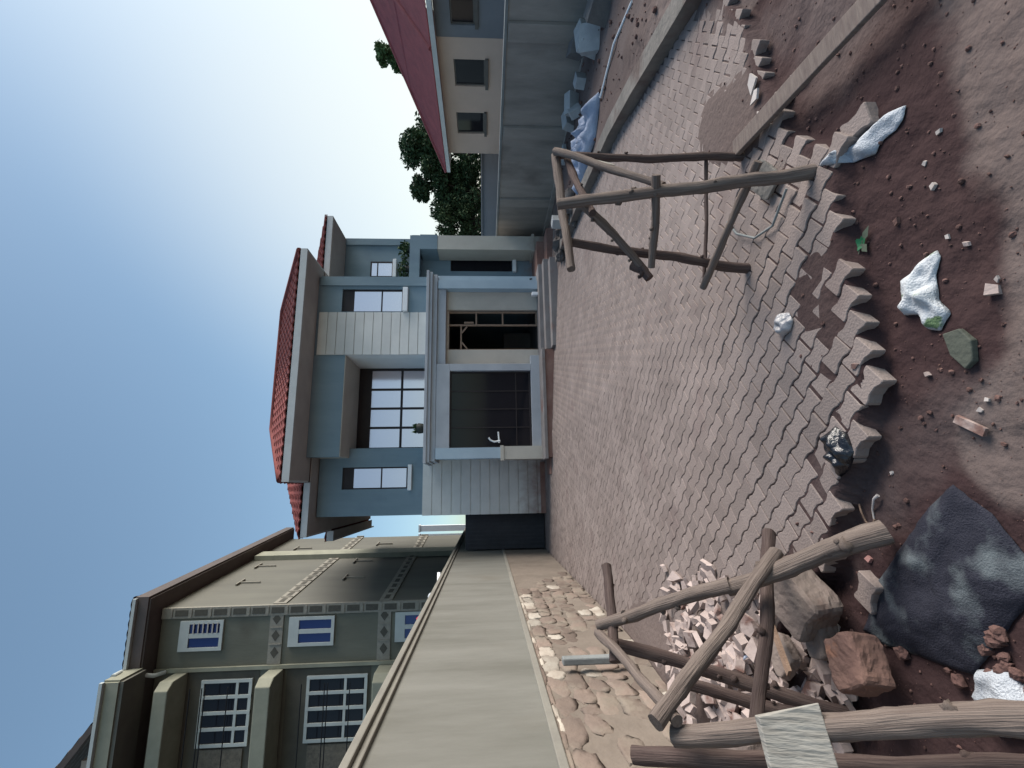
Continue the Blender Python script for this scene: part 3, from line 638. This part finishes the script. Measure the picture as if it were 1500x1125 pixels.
m = MB(); m.obox((-1.7,9.6,2.46),(.09,.22,.02),(.03,-.012,0),(0,0,.03)); m.build('foam_strip', M['white'], label='flat white strip on the boundary wall farthest from the red cloth', cat='strip', bevel=.006)
m = MB(); m.obox((-1.50,4.55,.62),(.03,0,0),(0,.045,0),(.0,0,.27)); m.obox((-1.49,4.55,.37),(.035,0,0),(0,.05,0),(0,0,.02))
m.build('cement_lintel', M['greycap'], label='short pale grey cement post propped against the stone base of the wall', cat='post', bevel=.012)
for i, (u, lb) in enumerate((( -2.42,'pale rendered pillar seen in the gap beside the house, left one'),(-2.0,'pale rendered pillar seen in the gap beside the house, right one'))):
    m = MB(); m.box(u, u+.28, 24, 24.3, 0, 4.75); m.box(u-.03, u+.31, 23.97, 24.33, 4.75, 4.83); m.build('gate_pillar', M['white'], label=lb, cat='pillar', group='pale pillars behind the house')
m = MB(); m.box(-8, 12, 26, 26.2, -.6, 2.4); m.build('rear_wall', M['render'], label='plain rendered wall closing the plot behind the house', cat='wall')

m = MB(); m.box(-1.56, -.66, 12.95, 12.99, .02, 2.1)  # dark ribbed panel, added to stand in for the shade in the passage
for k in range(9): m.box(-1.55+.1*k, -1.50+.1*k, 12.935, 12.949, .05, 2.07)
m.build('passage_shade', M['shade_panel'], label='added dark panel standing in for shade in the passage between the house and the boundary wall', cat='shade_panel')
# ------------------------------------------------------------------ right boundary wall
W2 = thing('grey_wall', (8.1, 9, -.6), 'low grey block boundary wall with pilasters and a pale coping on the right', 'wall')
b = MB(); b.box(8.0, 8.2, 3.4, 16.4, -.7, 1.12); b.build('wall_panel', M['greywall'], W2)
b = MB(); b.box(7.97, 8.22, 3.4, 16.4, 1.12, 1.17); b.build('coping', M['greycap'], W2)
for y in (4.6, 6.85, 9.3, 12.0, 14.6):
    b = MB(); b.box(7.92, 7.999, y-.18, y+.18, -.7, 1.10); b.build('pilaster', M['greywall'], W2, bevel=.01)
b = MB(); b.box(7.9, 7.999, 3.4, 16.4, -.7, -.32); b.build('footing', M['greywall'], W2, bevel=.02)
m = MB(); m.box(7.96, 8.34, 5.0, 6.1, 1.172, 1.98); m.build('water_tank', M['greyhouse'], label='dark grey block structure rising above the wall at the right end', cat='wall') if False else None
def blk(x, y, rz, dz, label, lean=0, m_='block', sz=(.2,.1,.1)):
    q = Matrix.Rotation(rz,3,'Z') @ Matrix.Rotation(lean,3,'X'); m = MB()
    m.obox((x,y,ground_z(x,y)+dz), q@Vector((sz[0],0,0)), q@Vector((0,sz[1],0)), q@Vector((0,0,sz[2])), .004)
    m.build('cement_block', M[m_], label=label, cat='block', group='cement blocks lying along the grey wall', bevel=.008)
blk(7.15, 6.25, .2, .12, 'cement block leaning at the near end of the row by the grey wall', .35, sz=(.28,.11,.2))
blk(6.95, 6.05, -.5, .10, 'upright pale cement block in front of the leaning near block', -.5, sz=(.2,.08,.17))
blk(7.35, 6.6, .9, .26, 'cement block stacked on the near blocks against the wall', .2, 'blockd', sz=(.24,.12,.12))
blk(7.2, 7.1, .4, .08, 'small cement block lying flat behind the near group', .1, sz=(.12,.1,.1))
blk(7.3, 7.75, -.3, .12, 'cement block tilted back in the middle group by the wall', .5, sz=(.2,.09,.14))
blk(7.05, 7.65, .6, .08, 'pale cement block resting on its edge in the middle group', -.5, sz=(.15,.08,.12))
blk(7.4, 8.3, .2, .1, 'far cement block by the dark stain on the grey wall', .4, sz=(.2,.09,.13))
blk(7.0, 8.85, .9, .08, 'pale flat cement block at the far end of the row', .6, sz=(.16,.08,.12))
blk(7.25, 9.1, .2, .06, 'last thin cement block lying before the wall pilaster', .1, sz=(.2,.12,.04))
blk(6.85, 5.5, .5, .12, 'dark broken cement block lying at the picture edge', .2, 'blockd', sz=(.2,.16,.16))
b = MB(); kp = KERB
P_ = [(x, y) for x, y in kp]; pts = [(x+.02, y) for x, y in P_]+[(x+.2, y-.04) for x, y in P_[::-1]]
n = len(P_)
v = []; 
for x, y in P_:
    z = gx(x); jj = noise.noise((x*3,y*3,1))*.012
    v += [(x+jj, y, z-.1), (x+jj, y, z+.13+jj), (x+.18+jj, y-.07, z+.14+jj), (x+.2, y-.07, z-.1)]
KO = MB(); KO.add(v, [(4*i+k, 4*i+(k+1)%4, 4*i+4+(k+1)%4, 4*i+4+k) for i in range(n-1) for k in range(4)]+[(0,1,2,3),(4*n-1,4*n-2,4*n-3,4*n-4)])
KO.build('kerb', M['kerb'], label='rough cast concrete kerb along the right side of the paving', cat='kerb')
m = MB(); m.obox(((2.03+1.83)/2, 1.82, -.005), (.09,.64,.0), (-.055,.006,0), (0,0,.014), .003)
m.build('plank', M['plank'], label='long weathered plank lying on the ground right of the trestle', cat='plank', bevel=.004)
m = MB(); m.tube([(5.55,4.35,-.2),(5.68,5.0,-.17),(5.55,5.75,-.16)], .016, 8); m.build('white_pole', M['white'], label='thin white pole lying on the soil beyond the kerb', cat='pole')
litter('blue_sack', 'bluesack', [(5.25,6.2),(5.7,5.75),(6.0,6.2),(6.15,7.0),(5.75,7.2),(5.35,7.6),(5.0,7.4)], .22, 8, 'crumpled pale blue and white sack lying beyond the kerb behind the trestle', 'sack', fold=1.2, freq=3.5)
b = MB(); rr = random.Random(21)
for k in range(16):
    y = 7.9+rr.random()*2.2; x = 5.25+rr.gauss(0,.14); s_ = rr.uniform(.06,.17)
    mm = MB(); mm.lump((x, y, ground_z(x,y)+s_*.5), (s_, s_*.8, s_*.7), k, .4, 8, 6, rr.uniform(0,3), False, .4)
    mm.build('rubble_lump', M['rubblegrey'], label='grey lump of cement rubble heaped behind the trestle at the kerb end', cat='rubble', group='cement rubble at the far end of the kerb')
m = MB(); m.obox((5.45,8.9,.03), (.09,.05,0), (-.05,.09,0), (0,0,.1), .005); m.build('cement_block', M['block'], label='single grey cement block sitting upright on the rubble behind the trestle', cat='block', bevel=.008)

# ------------------------------------------------------------------ house beyond the grey wall
H3 = thing('bungalow', (13.5, 11, -.8), 'single storey tan house with a maroon sheet roof and dark windows beyond the grey wall', 'house')
b = MB()
def wall_x(mb, y0, y1, z0, z1, x0, x1, ops):
    yc = sorted({y0, y1, *[o[0] for o in ops], *[o[1] for o in ops]}); zc = sorted({z0, z1, *[o[2] for o in ops], *[o[3] for o in ops]})
    for i in range(len(yc)-1):
        for j in range(len(zc)-1):
            a, c_ = (yc[i]+yc[i+1])/2, (zc[j]+zc[j+1])/2
            if not any(o[0] < a < o[1] and o[2] < c_ < o[3] for o in ops): mb.box(x0, x1, yc[i], yc[i+1], zc[j], zc[j+1])
wall_x(b, 10.55, 15.1, -.9, 2.82, 12, 12.2, [(11.22,12.15,1.49,2.4),(13.18,14.12,1.53,2.44)])
b.box(12.2, 19, 14.9, 15.1, -.9, 2.82)
b.build('wall', M['beigewall'], H3)
b = MB(); wall_x(b, 6.5, 10.545, -.9, 2.82, 12, 12.2, [(9.5,10.2,1.76,2.4)]); b.build('grey_wall', M['greyhouse'], H3)
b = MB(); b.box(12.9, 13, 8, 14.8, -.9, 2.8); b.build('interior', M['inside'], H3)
for y0, y1, z0, z1 in ((11.22,12.15,1.49,2.4),(13.18,14.12,1.53,2.44),(9.5,10.2,1.76,2.4)):
    f = MB(); f.box(12.05,12.1,y0,y0+.04,z0,z1); f.box(12.05,12.1,y1-.04,y1,z0,z1); f.box(12.05,12.1,y0+.04,y1-.04,z0,z0+.04); f.box(12.05,12.1,y0+.04,y1-.04,z1-.04,z1)
    o = f.build('window', M['winplain'], H3); p = MB(); p.box(12.07,12.076,y0+.04,y1-.04,z0+.04,z1-.04); p.build('pane', M['darkglass'], o)
    s_ = MB(); s_.box(11.93,11.999,y0-.05,y1+.05,z0-.09,z0); s_.build('sill', M['winplain'], o)
b = MB(); slope(b, (11.6,5.5,2.92), (11.6,15.6,2.92), (15.2,11.9,5.1), (15.2,5.5,5.1), pitch=.12, amp=.012, rows=30)
slope(b, (18.8,15.6,2.92), (11.6,15.6,2.92), (15.2,11.9,5.1), (15.3,11.9,5.1), pitch=.12, amp=.012, rows=3)
o = b.build('roof', M['tileB'], H3); o.modifiers.new('thick','SOLIDIFY').thickness = .02
b = MB(); b.tube([(11.58,15.62,2.96),(15.2,11.9,5.13)], .06, 8); b.tube([(11.6,10.55,2.96),(15.2,10.55,5.13)], .07, 8); b.build('ridge_cap', M['tileB'], H3)
b = MB(); b.box(11.56, 11.6, 5.5, 15.6, 2.80, 2.93); b.box(11.6, 18.8, 15.6, 15.64, 2.80, 2.93); b.build('fascia', M['fascia'], H3)
b = MB(); b.box(11.6, 12, 5.5, 15.6, 2.825, 2.84); b.build('soffit', M['soffit'], H3)
m = MB(); m.box(8.9, 14.5, 16.5, 16.7, -.7, 1.62); m.box(8.88, 14.5, 16.46, 16.74, 1.62, 1.67); m.build('far_wall', M['bluewall'], label='pale blue grey wall beyond the low grey wall, below the trees', cat='wall')

# ------------------------------------------------------------------ trees
def tree(name, base, trunk_h, clumps, leaf, n, size, label, seed, group=None, tr=.2):
    t = thing(name, base, label, 'tree', group); r_ = random.Random(seed); B = Vector(base)
    m = MB(); top = B+Vector((0,0,trunk_h)); m.tube([B, B.lerp(top,.5)+Vector((.08,0,0)), top], [tr, tr*.8, tr*.55], 9, .1, seed, sub=3)
    for c in clumps: m.tube([top-Vector((0,0,.3)), (top+Vector(c[:3]))/2+Vector((0,0,.1)), Vector(c[:3])], [tr*.45, tr*.25, .02], 6)
    m.build('trunk', M['bark'], t)
    m = MB()
    for k, c in enumerate(clumps):
        rad = c[3]
        for q in range(24):
            a, e = r_.uniform(0,6.28), r_.uniform(-.8,1.2); d = Vector((math.cos(a)*math.cos(e), math.sin(a)*math.cos(e), math.sin(e)))*rad*r_.uniform(.35,.9)
            s2 = rad*r_.uniform(.28,.5); leafball(m, (c[0]+d.x, c[1]+d.y, c[2]+d.z), (s2, s2, s2*.8), n, size, seed*99+k*9+q)
    m.build('crown', M[leaf], t)
tree('broadleaf_tree', (19.5,24,-1), 3.4, [(18.9,23.5,5.2,1.2),(20.0,24.3,5.4,1.2),(18.2,23.8,4.0,1.3),(20.2,23.7,4.0,1.4),(17.6,24.2,2.9,1.1)], 'leafA', 90, .13, 'dense dark rounded tree directly behind the far end of the maroon roof', 41)
tree('broadleaf_tree', (16.4,24,-1), 3.0, [(16.9,23.5,4.2,1.2),(15.9,24.2,3.5,1.2),(17.2,24.4,3.2,1.2),(15.3,23.7,2.6,1.1),(16.4,23.6,5.0,.7)], 'leafA', 90, .12, 'dark tree with ragged top between the maroon roof and the blue house', 42)
tree('feathery_tree', (14.4,23.5,-1), 2.4, [(14.6,23.2,3.2,.9),(13.9,23.6,3.5,.7),(13.5,23.9,2.7,.8),(15.0,23.5,3.9,.6),(14.3,23.5,2.4,.9)], 'leafB', 60, .08, 'loose feathery tree close beside the blue house porch', 43)
tree('distant_tree', (22.6,20.6,-1), 5.2, [(22.3,20.6,6.7,.62),(21.9,20.8,6.0,.55),(22.0,21.3,5.5,.45)], 'leafC', 80, .1, 'small round green treetop showing above the maroon roof', 44)
tree('hedge_tree', (20.5,27,-1), 1.6, [(22,27,2.2,1.5),(19.5,27,1.9,1.4),(17.5,27,1.9,1.3),(15.5,27,1.8,1.2)], 'leafA', 90, .14, 'dark low bushes behind the trees beyond the pale blue grey wall', 45)

# ------------------------------------------------------------------ trestles of rough poles
def poles(root, L, off=0):
    for i, (p0, p1, r0, r1, mt) in enumerate(L):
        m = MB(); mid = (Vector(p0)+Vector(p1))/2+Vector((random.uniform(-.015,.015), random.uniform(-.01,.01), random.uniform(-.01,.01)))
        m.tube([p0, mid, p1], [r0*.85, (r0+r1)*.40, r1*.82], 18, .2, off+i*3.7, sub=16)
        rr = random.Random(i+off)
        for k in range(5):   # cut knots and twig stubs
            t = rr.uniform(.2,.8); c = Vector(p0).lerp(Vector(p1), t); a = Vector((rr.gauss(0,1), rr.gauss(0,1), rr.gauss(0,1))).normalized()
            m.lump(c+a*r0*.78, (r0*rr.uniform(.2,.42),)*3, k+off, .5, 8, 6, 0, True)
        m.build('pole', M[mt], root)
T1 = thing('pole_trestle', (1.5, 2.3, -.03), 'small trestle of nailed rough poles standing upright on the paving by the plank', 'trestle', 'builders trestles made of rough poles')
poles(T1, [((1.45,1.90,-.03),(1.43,2.17,1.17),.040,.034,'pole'),((1.24,2.49,-.03),(1.38,2.45,1.10),.034,.030,'pole2'),((1.97,2.45,-.06),(2.06,2.60,1.10),.030,.028,'pole2'),
 ((2.08,2.62,1.09),(1.15,2.34,1.08),.032,.028,'pole'),((2.06,2.56,1.10),(1.49,2.08,.64),.028,.024,'pole'),((1.49,2.00,.70),(1.14,2.30,.66),.026,.024,'pole'),
 ((1.53,1.94,.22),(1.13,2.52,.27),.026,.024,'pole'),((2.02,2.50,.16),(1.17,2.53,.25),.014,.013,'pole2'),((1.47,2.22,1.03),(1.19,2.45,.63),.028,.026,'pole'),((2.0,2.56,1.02),(1.40,2.2,.98),.028,.024,'pole2'),((1.24,2.46,.70),(1.14,2.42,.62),.034,.03,'pole2')])
m = MB(); m.obox((1.88,2.43,.83),(.012,0,.05),(.03,.03,0),(-.004,.006,.002)); m.build('scrap_board', M['board2'], T1)
T2 = thing('pole_trestle', (-.6, 2.1, 0), 'leaning trestle of thick rough poles crossed over the heap of broken tiles', 'trestle', 'builders trestles made of rough poles')
poles(T2, [((-.20,1.86,-.03),(-.45,2.16,.5),.056,.040,'pole'),((-.44,2.15,.485),(-.68,2.52,1.0),.0395,.033,'pole'),((-.30,2.12,.28),(-.775,1.74,.99),.034,.036,'pole'),((-.71,2.52,1.0),(-.77,1.74,.92),.026,.024,'pole'),
 ((-1.0,2.24,-.03),(-.77,2.57,.93),.040,.036,'pole2'),((-.98,2.08,.02),(-.83,2.2,.72),.034,.03,'pole2'),((-.24,2.34,.17),(-.9,1.88,.59),.036,.030,'pole2'),((-.42,2.67,.90),(-.80,2.38,.96),.030,.028,'pole2')], 50)
T3 = thing('scaffold_post', (-.55, 1.2, 0), 'pair of near upright posts with a bleached board nailed across, at the left edge', 'post')
poles(T3, [((-.50,1.06,-.05),(-.83,1.78,.92),.050,.040,'pole'),((-.68,1.2,-.05),(-.97,1.95,1.02),.040,.036,'pole2')], 90)
m = MB(); a = Vector((-.035,.02,.17)).normalized()
m.obox((-.745,1.495,.665), Vector((-.09,-.03,0)), Vector((-.02,.015,.088)), Vector((.004,-.012,.003)), .004); m.build('nailed_board', M['board2'], T3, bevel=.003)

# ------------------------------------------------------------------ heap of broken tiles, stones, litter
def hz(x, y):
    return ground_z(x,y)+.17*math.exp(-((x+1.28)/.4)**2-((y-3.2)/.85)**2)
rr = random.Random(77); cnt = 0
while cnt < 298:
    x = -1.08+rr.gauss(0,.30); y = 2.95+rr.gauss(0,.60)
    if x < -1.55 or y < 2.2 or y > 5.2 or (x > -.55 and y > 2.9): continue
    s_ = rr.uniform(.034,.082); m = MB(); m.shard((x,y,hz(x,y)+.012+rr.random()*.04), s_, rr.uniform(.018,.05), cnt, .55, 4 if rr.random() < .75 else 5)
    m.build('broken_tile', M['pinkA'], label=('larger' if s_ > .058 else 'smaller')+' pale pink broken tile '+('at the far end' if y > 3.4 else 'at the near end' if y < 2.6 else 'in the middle')+' of the heap, '+('against the stone wall' if x < -1.25 else 'on its paving side' if x > -.9 else 'under the crossed poles'), cat='tile piece', group='heap of broken tiles'); cnt += 1
def stone(name, c, size, seed, mt, label, cat='stone', rot=0, boxy=.75, rough=.12, seg=16, rings=10, group=None):
    m = MB(); m.lump(c, size, seed, rough, seg, rings, rot, False, boxy); return m.build(name, M[mt], label=label, cat=cat, group=group, bevel=0)
def slabstone(name, c, q, size, mt, label, j=.02, group=None):
    m = MB(); Q = Matrix.Rotation(q[2],3,'Z') @ Matrix.Rotation(q[1],3,'Y') @ Matrix.Rotation(q[0],3,'X')
    N = 12; sd = sum(c)*7; vs_, fs_ = [], []
    for ax in range(3):
        for sg in (-1, 1):
            n0 = len(vs_)
            for i in range(N+1):
                for k in range(N+1):
                    p = [0,0,0]; p[ax] = sg; p[(ax+1)%3] = -1+2*i/N; p[(ax+2)%3] = -1+2*k/N
                    p = Vector(p); l = (abs(p.x)**9+abs(p.y)**9+abs(p.z)**9)**(1/9); p = p/l
                    p = Vector((p.x*size[0], p.y*size[1], p.z*size[2]))
                    s1 = Vector((noise.noise((p.x*9+sd,p.y*9,p.z*9)), noise.noise((p.x*9,p.y*9+sd,p.z*9+5)), noise.noise((p.x*9+9,p.y*9,p.z*9+sd))))*j*.6
                    s2 = p.normalized()*(noise.noise((p.x*38+sd,p.y*38,p.z*38))*.006+noise.noise((p.x*90+sd,p.y*90,p.z*90))*.0025)
                    vs_.append(Vector(c)+Q@(p+s1+s2))
            for i in range(N):
                for k in range(N):
                    q4 = (n0+i*(N+1)+k, n0+(i+1)*(N+1)+k, n0+(i+1)*(N+1)+k+1, n0+i*(N+1)+k+1)
                    fs_.append(q4 if sg > 0 else q4[::-1])
    m.add(vs_, fs_)
    return m.build(name, M[mt], label=label, cat='stone', group=group)
slabstone('building_stone', (-.53,2.32,.08), (.1,-.1,.9), (.16,.12,.085), 'boulder', 'large grey squared stone lying between the front trestle and the dark tarpaulin')
slabstone('building_stone', (-.72,2.02,.06), (.1,.15,.5), (.10,.09,.075), 'brickstone', 'brown squared stone with an orange broken face beside the dark tarpaulin')
slabstone('building_stone', (-.68,2.26,.03), (0,.1,.2), (.10,.06,.045), 'boulder', 'flat brown stone wedged between the grey and the orange faced stones', .012)
slabstone('building_stone', (-.86,2.55,.05), (.3,.2,1.1), (.09,.07,.03), 'boulder', 'thin grey stone slab leaning under the trestle on the tile heap', .012)
slabstone('cement_chunk', (-1.42,2.72,.2), (.2,.1,.4), (.12,.14,.1), 'boulder', 'large pinkish grey stone against the wall base behind the near post')
slabstone('cement_chunk', (-1.45,2.25,.15), (.1,.3,1.0), (.1,.16,.1), 'kerb', 'grey cement chunk against the wall base nearest the camera')
m = MB(); m.obox((-.78,2.42,.14),(.075,.10,-.03),(.014,-.01,0),(0,0,.008)); m.build('wood_offcut', M['wood'], label='narrow wood offcut leaning over the broken tiles beside the grey stone', cat='offcut')
# rubble near the tarpaulin
rr = random.Random(9)
for k in range(46):
    x = -.62+rr.gauss(0,.12); y = 1.53+rr.gauss(0,.13); s_ = rr.uniform(.008,.026)
    m = MB(); m.lump((x,y,ground_z(x,y)+s_*.6), (s_,s_*.85,s_*.75), k, .35, 8, 6, rr.uniform(0,3), False, .45)
    m.build('brick_lump', M['clod'], label='small reddish lump of broken brick beside the dark tarpaulin and the near post', cat='rubble', group='broken brick lumps near the tarpaulin')
def zt(x, y): return ground_z(x,y)+.05
litter('tarpaulin', 'tarp', [(-.02,1.60),(-.11,1.50),(-.26,1.41),(-.35,1.43),(-.53,1.57),(-.64,1.66),(-.65,1.84),(-.66,2.03),(-.63,2.13),(-.44,2.04),(-.25,1.85),(-.12,1.72)], .045, 2, 'stiff navy blue tarpaulin sheet spread on the soil with pale cement stains', 'tarpaulin', fold=.8, freq=3.2, seg=144, rings=20)
litter('woven_sack', 'sack', [(1.44,1.85),(1.45,1.79),(1.445,1.72),(1.445,1.62),(1.445,1.52),(1.42,1.47),(1.375,1.49),(1.36,1.53),(1.36,1.59),(1.335,1.63),(1.37,1.73),(1.41,1.80)], .035, 5, 'long twisted white woven sack on the red soil by the loose paving block', 'sack', fold=1.1, freq=7)
litter('plastic_bag', 'sackg', [(.77,1.65),(.78,1.58),(.80,1.55),(.81,1.48),(.78,1.47),(.73,1.50),(.63,1.51),(.57,1.48),(.52,1.52),(.54,1.56),(.61,1.59),(.63,1.65),(.66,1.66)], .045, 6, 'crumpled white plastic bag with green print lying on the soil', 'bag', fold=1.2, freq=9)
litter('plastic_bag', 'blackbag', [(.24,2.0),(.20,1.94),(.12,1.92),(.05,1.97),(.02,2.03),(.07,2.06),(.14,2.08),(.21,2.06)], .06, 7, 'glossy black plastic bag crumpled at the edge of the paving', 'bag', fold=1.1, freq=12, z=lambda x,y: -.012)
litter('plastic_bag', 'clearbag', [(.86,2.24),(.84,2.18),(.79,2.16),(.75,2.19),(.74,2.25),(.78,2.29),(.83,2.29)], .04, 12, 'small cloudy clear plastic bag lying on the pavers', 'bag', fold=1.1, freq=14, z=lambda x,y: .001)
litter('woven_sack', 'sack', [(-.72,1.70),(-.62,1.64),(-.58,1.52),(-.66,1.46),(-.76,1.52),(-.80,1.62)], .06, 13, 'white sack end sticking out beside the near post', 'sack', fold=.8, freq=8)
litter('cloth', 'sack', [(-.88,1.42),(-.80,1.38),(-.74,1.28),(-.82,1.24),(-.90,1.30)], .05, 14, 'pale blue white cloth half hidden behind the near post at the bottom corner', 'cloth', fold=1, freq=9)
litter('cloth', 'bluesack', [(-.98,2.88),(-.88,2.82),(-.86,2.68),(-.96,2.66),(-1.04,2.74)], .05, 15, 'crumpled bluish cloth lying on the heap of broken tiles', 'cloth', fold=1, freq=9, z=hz)
m = MB()
m.prism([(.50,1.50),(.42,1.49),(.36,1.45),(.38,1.42),(.45,1.41),(.50,1.44)], lambda x,y: ground_z(x,y)+.002, lambda x,y: ground_z(.43,1.45)+.022)
m.build('flat_stone', M['leafstone'], label='flat green grey stone half sunk in the soil below the printed bag', cat='stone', bevel=.004)
t = thing('weed', (1.0,1.77,ground_z(1.0,1.77)), 'small green leafed sprig lying on the soil at the paving edge', 'plant')
m = MB(); rr = random.Random(4)
for k in range(9):
    a = rr.uniform(0,6.28); c = Vector((1.0,1.77,ground_z(1.0,1.77)+.012)); d = Vector((math.cos(a),math.sin(a),.35))*.032; e = Vector((-math.sin(a),math.cos(a),0))*.012
    m.add([c, c+d*.5+e, c+d, c+d*.5-e], [(0,1,2,3)])
m.build('leaf', M['green'], t)
m = MB()
for a, l in ((2.4,.10),(-.9,.08),(3.6,.06)):
    c = Vector((1.0,1.77,ground_z(1.0,1.77)+.015)); d = Vector((math.cos(a),math.sin(a),.12))*l; e = Vector((-math.sin(a),math.cos(a),0))*.018
    m.add([c, c+d*.5+e, c+d, c+d*.5-e], [(0,1,2,3)])
m.build('dry_leaf', M['sprig'], t)
m = MB(); z0 = ground_z(-.12,1.96)+.012; m.tube([(-.06,1.93,z0+.01),(-.075,1.95,z0+.015),(-.12,1.985,z0),(-.17,1.99,z0-.004),(-.20,1.975,z0-.004)], [.008,.005,.004,.004,.003], 7, sub=3)
m.build('wire', M['tilew'], label='short curved white wire end on the soil beside the black bag', cat='wire')
m = MB(); z0 = ground_z(-.16,2.02)+.01; m.tube([(-.10,2.05,z0),(-.13,2.03,z0+.012),(-.17,2.03,z0),(-.20,2.0,z0),(-.16,1.98,z0)], .004, 6, sub=3)
m.build('twine', M['wood'], label='loose loop of brown twine beside the curved white wire', cat='twine')
chips = [((.47,1.83),.020,'pinkA','square pinkish tile chip just off the paving edge between the pavers and the printed bag'),((.38,1.60),.015,'pinkA','small pink tile chip on the soil below the square chip'),
 ((.25,1.42),.014,'tilew','white tile chip at the lower side of the green grey stone'),((.22,1.45),.012,'tilew','crumbly white chip beside the white tile chip'),
 ((.62,1.31),.012,'tilew','bright white chip lying below the printed bag'),((.59,1.33),.026,'pinkA','brownish tile chip touching the bright white chip below the printed bag'),
 ((1.04,1.43),.018,'tilew','pale flat chip on the soil below the long white sack'),((1.15,1.45),.011,'tilew','tiny white chip between the flat chip and the long sack'),
 ((1.0,1.60),.02,'clod','brown stone chip with a white face above the group of crumbs'),((1.22,1.37),.014,'tilew','small white pebble right of the long white sack'),
 ((.84,1.43),.013,'tilew','small pale chip near the top of the printed bag'),((.78,1.38),.016,'pinkA','pink chip standing beside the top of the printed bag'),
 ((.07,1.99),.013,'copper','bright pink brick chip below the black bag'),((.03,1.85),.010,'tilew','pale chip in the soil right of the pink brick chip'),((-.33,2.05),.022,'copper','pink brick chip between the trestle foot and the tarpaulin'),
 ((-.62,1.42),.022,'tilew','white tile chip between the tarpaulin and the near post'),((-.40,1.36),.024,'tilew','white chip at the right corner of the tarpaulin'),((.10,1.30),.022,'tilew','pale square chip at the very bottom middle of the yard')]
for i, ((x,y),s_,mt,lb) in enumerate(chips):
    m = MB(); m.shard((x,y,ground_z(x,y)+s_*.35), s_, s_*.7, 500+i, .3, 4); m.build('tile_chip', M[mt], label=lb, cat='chip')
m = MB(); m.obox((.175,1.49,ground_z(.175,1.49)+.012),(.028,.042,0),(.012,-.007,0),(0,0,.007),.002); m.build('wood_chip', M['pinkA'], label='narrow pinkish strip of tile lying on the soil near the tarpaulin tip', cat='tile strip')
for i, (x,y,s_,lb) in enumerate(((2.10,2.03,.10,'largest white tile shard beside the plank'),(2.2,2.24,.07,'middle white tile shard behind the plank'),(2.32,2.27,.06,'white tile shard farthest from the plank'),(2.05,2.22,.045,'small white tile splinter touching the plank edge'))):
    m = MB(); m.shard((x,y,ground_z(x,y)+.022), s_, .012, 700+i, .12, 4); m.build('tile_shard', M['tilew'], label=lb, cat='tile shard', group='white tile shards by the plank')
slabstone('paving_slab', (1.62,2.2,.02), (.1,-.2,.5), (.10,.075,.012), 'kerb', 'grey broken slab lying at the foot of the upright trestle', .01)
m = MB(); m.tube([(1.62,2.62,.01),(1.48,2.52,.02),(1.36,2.36,.015),(1.34,2.2,.012),(1.46,2.05,.012)], .007, 7, sub=4); m.build('rope', M['greycap'], label='grey rope end curling over the pavers under the upright trestle', cat='rope')
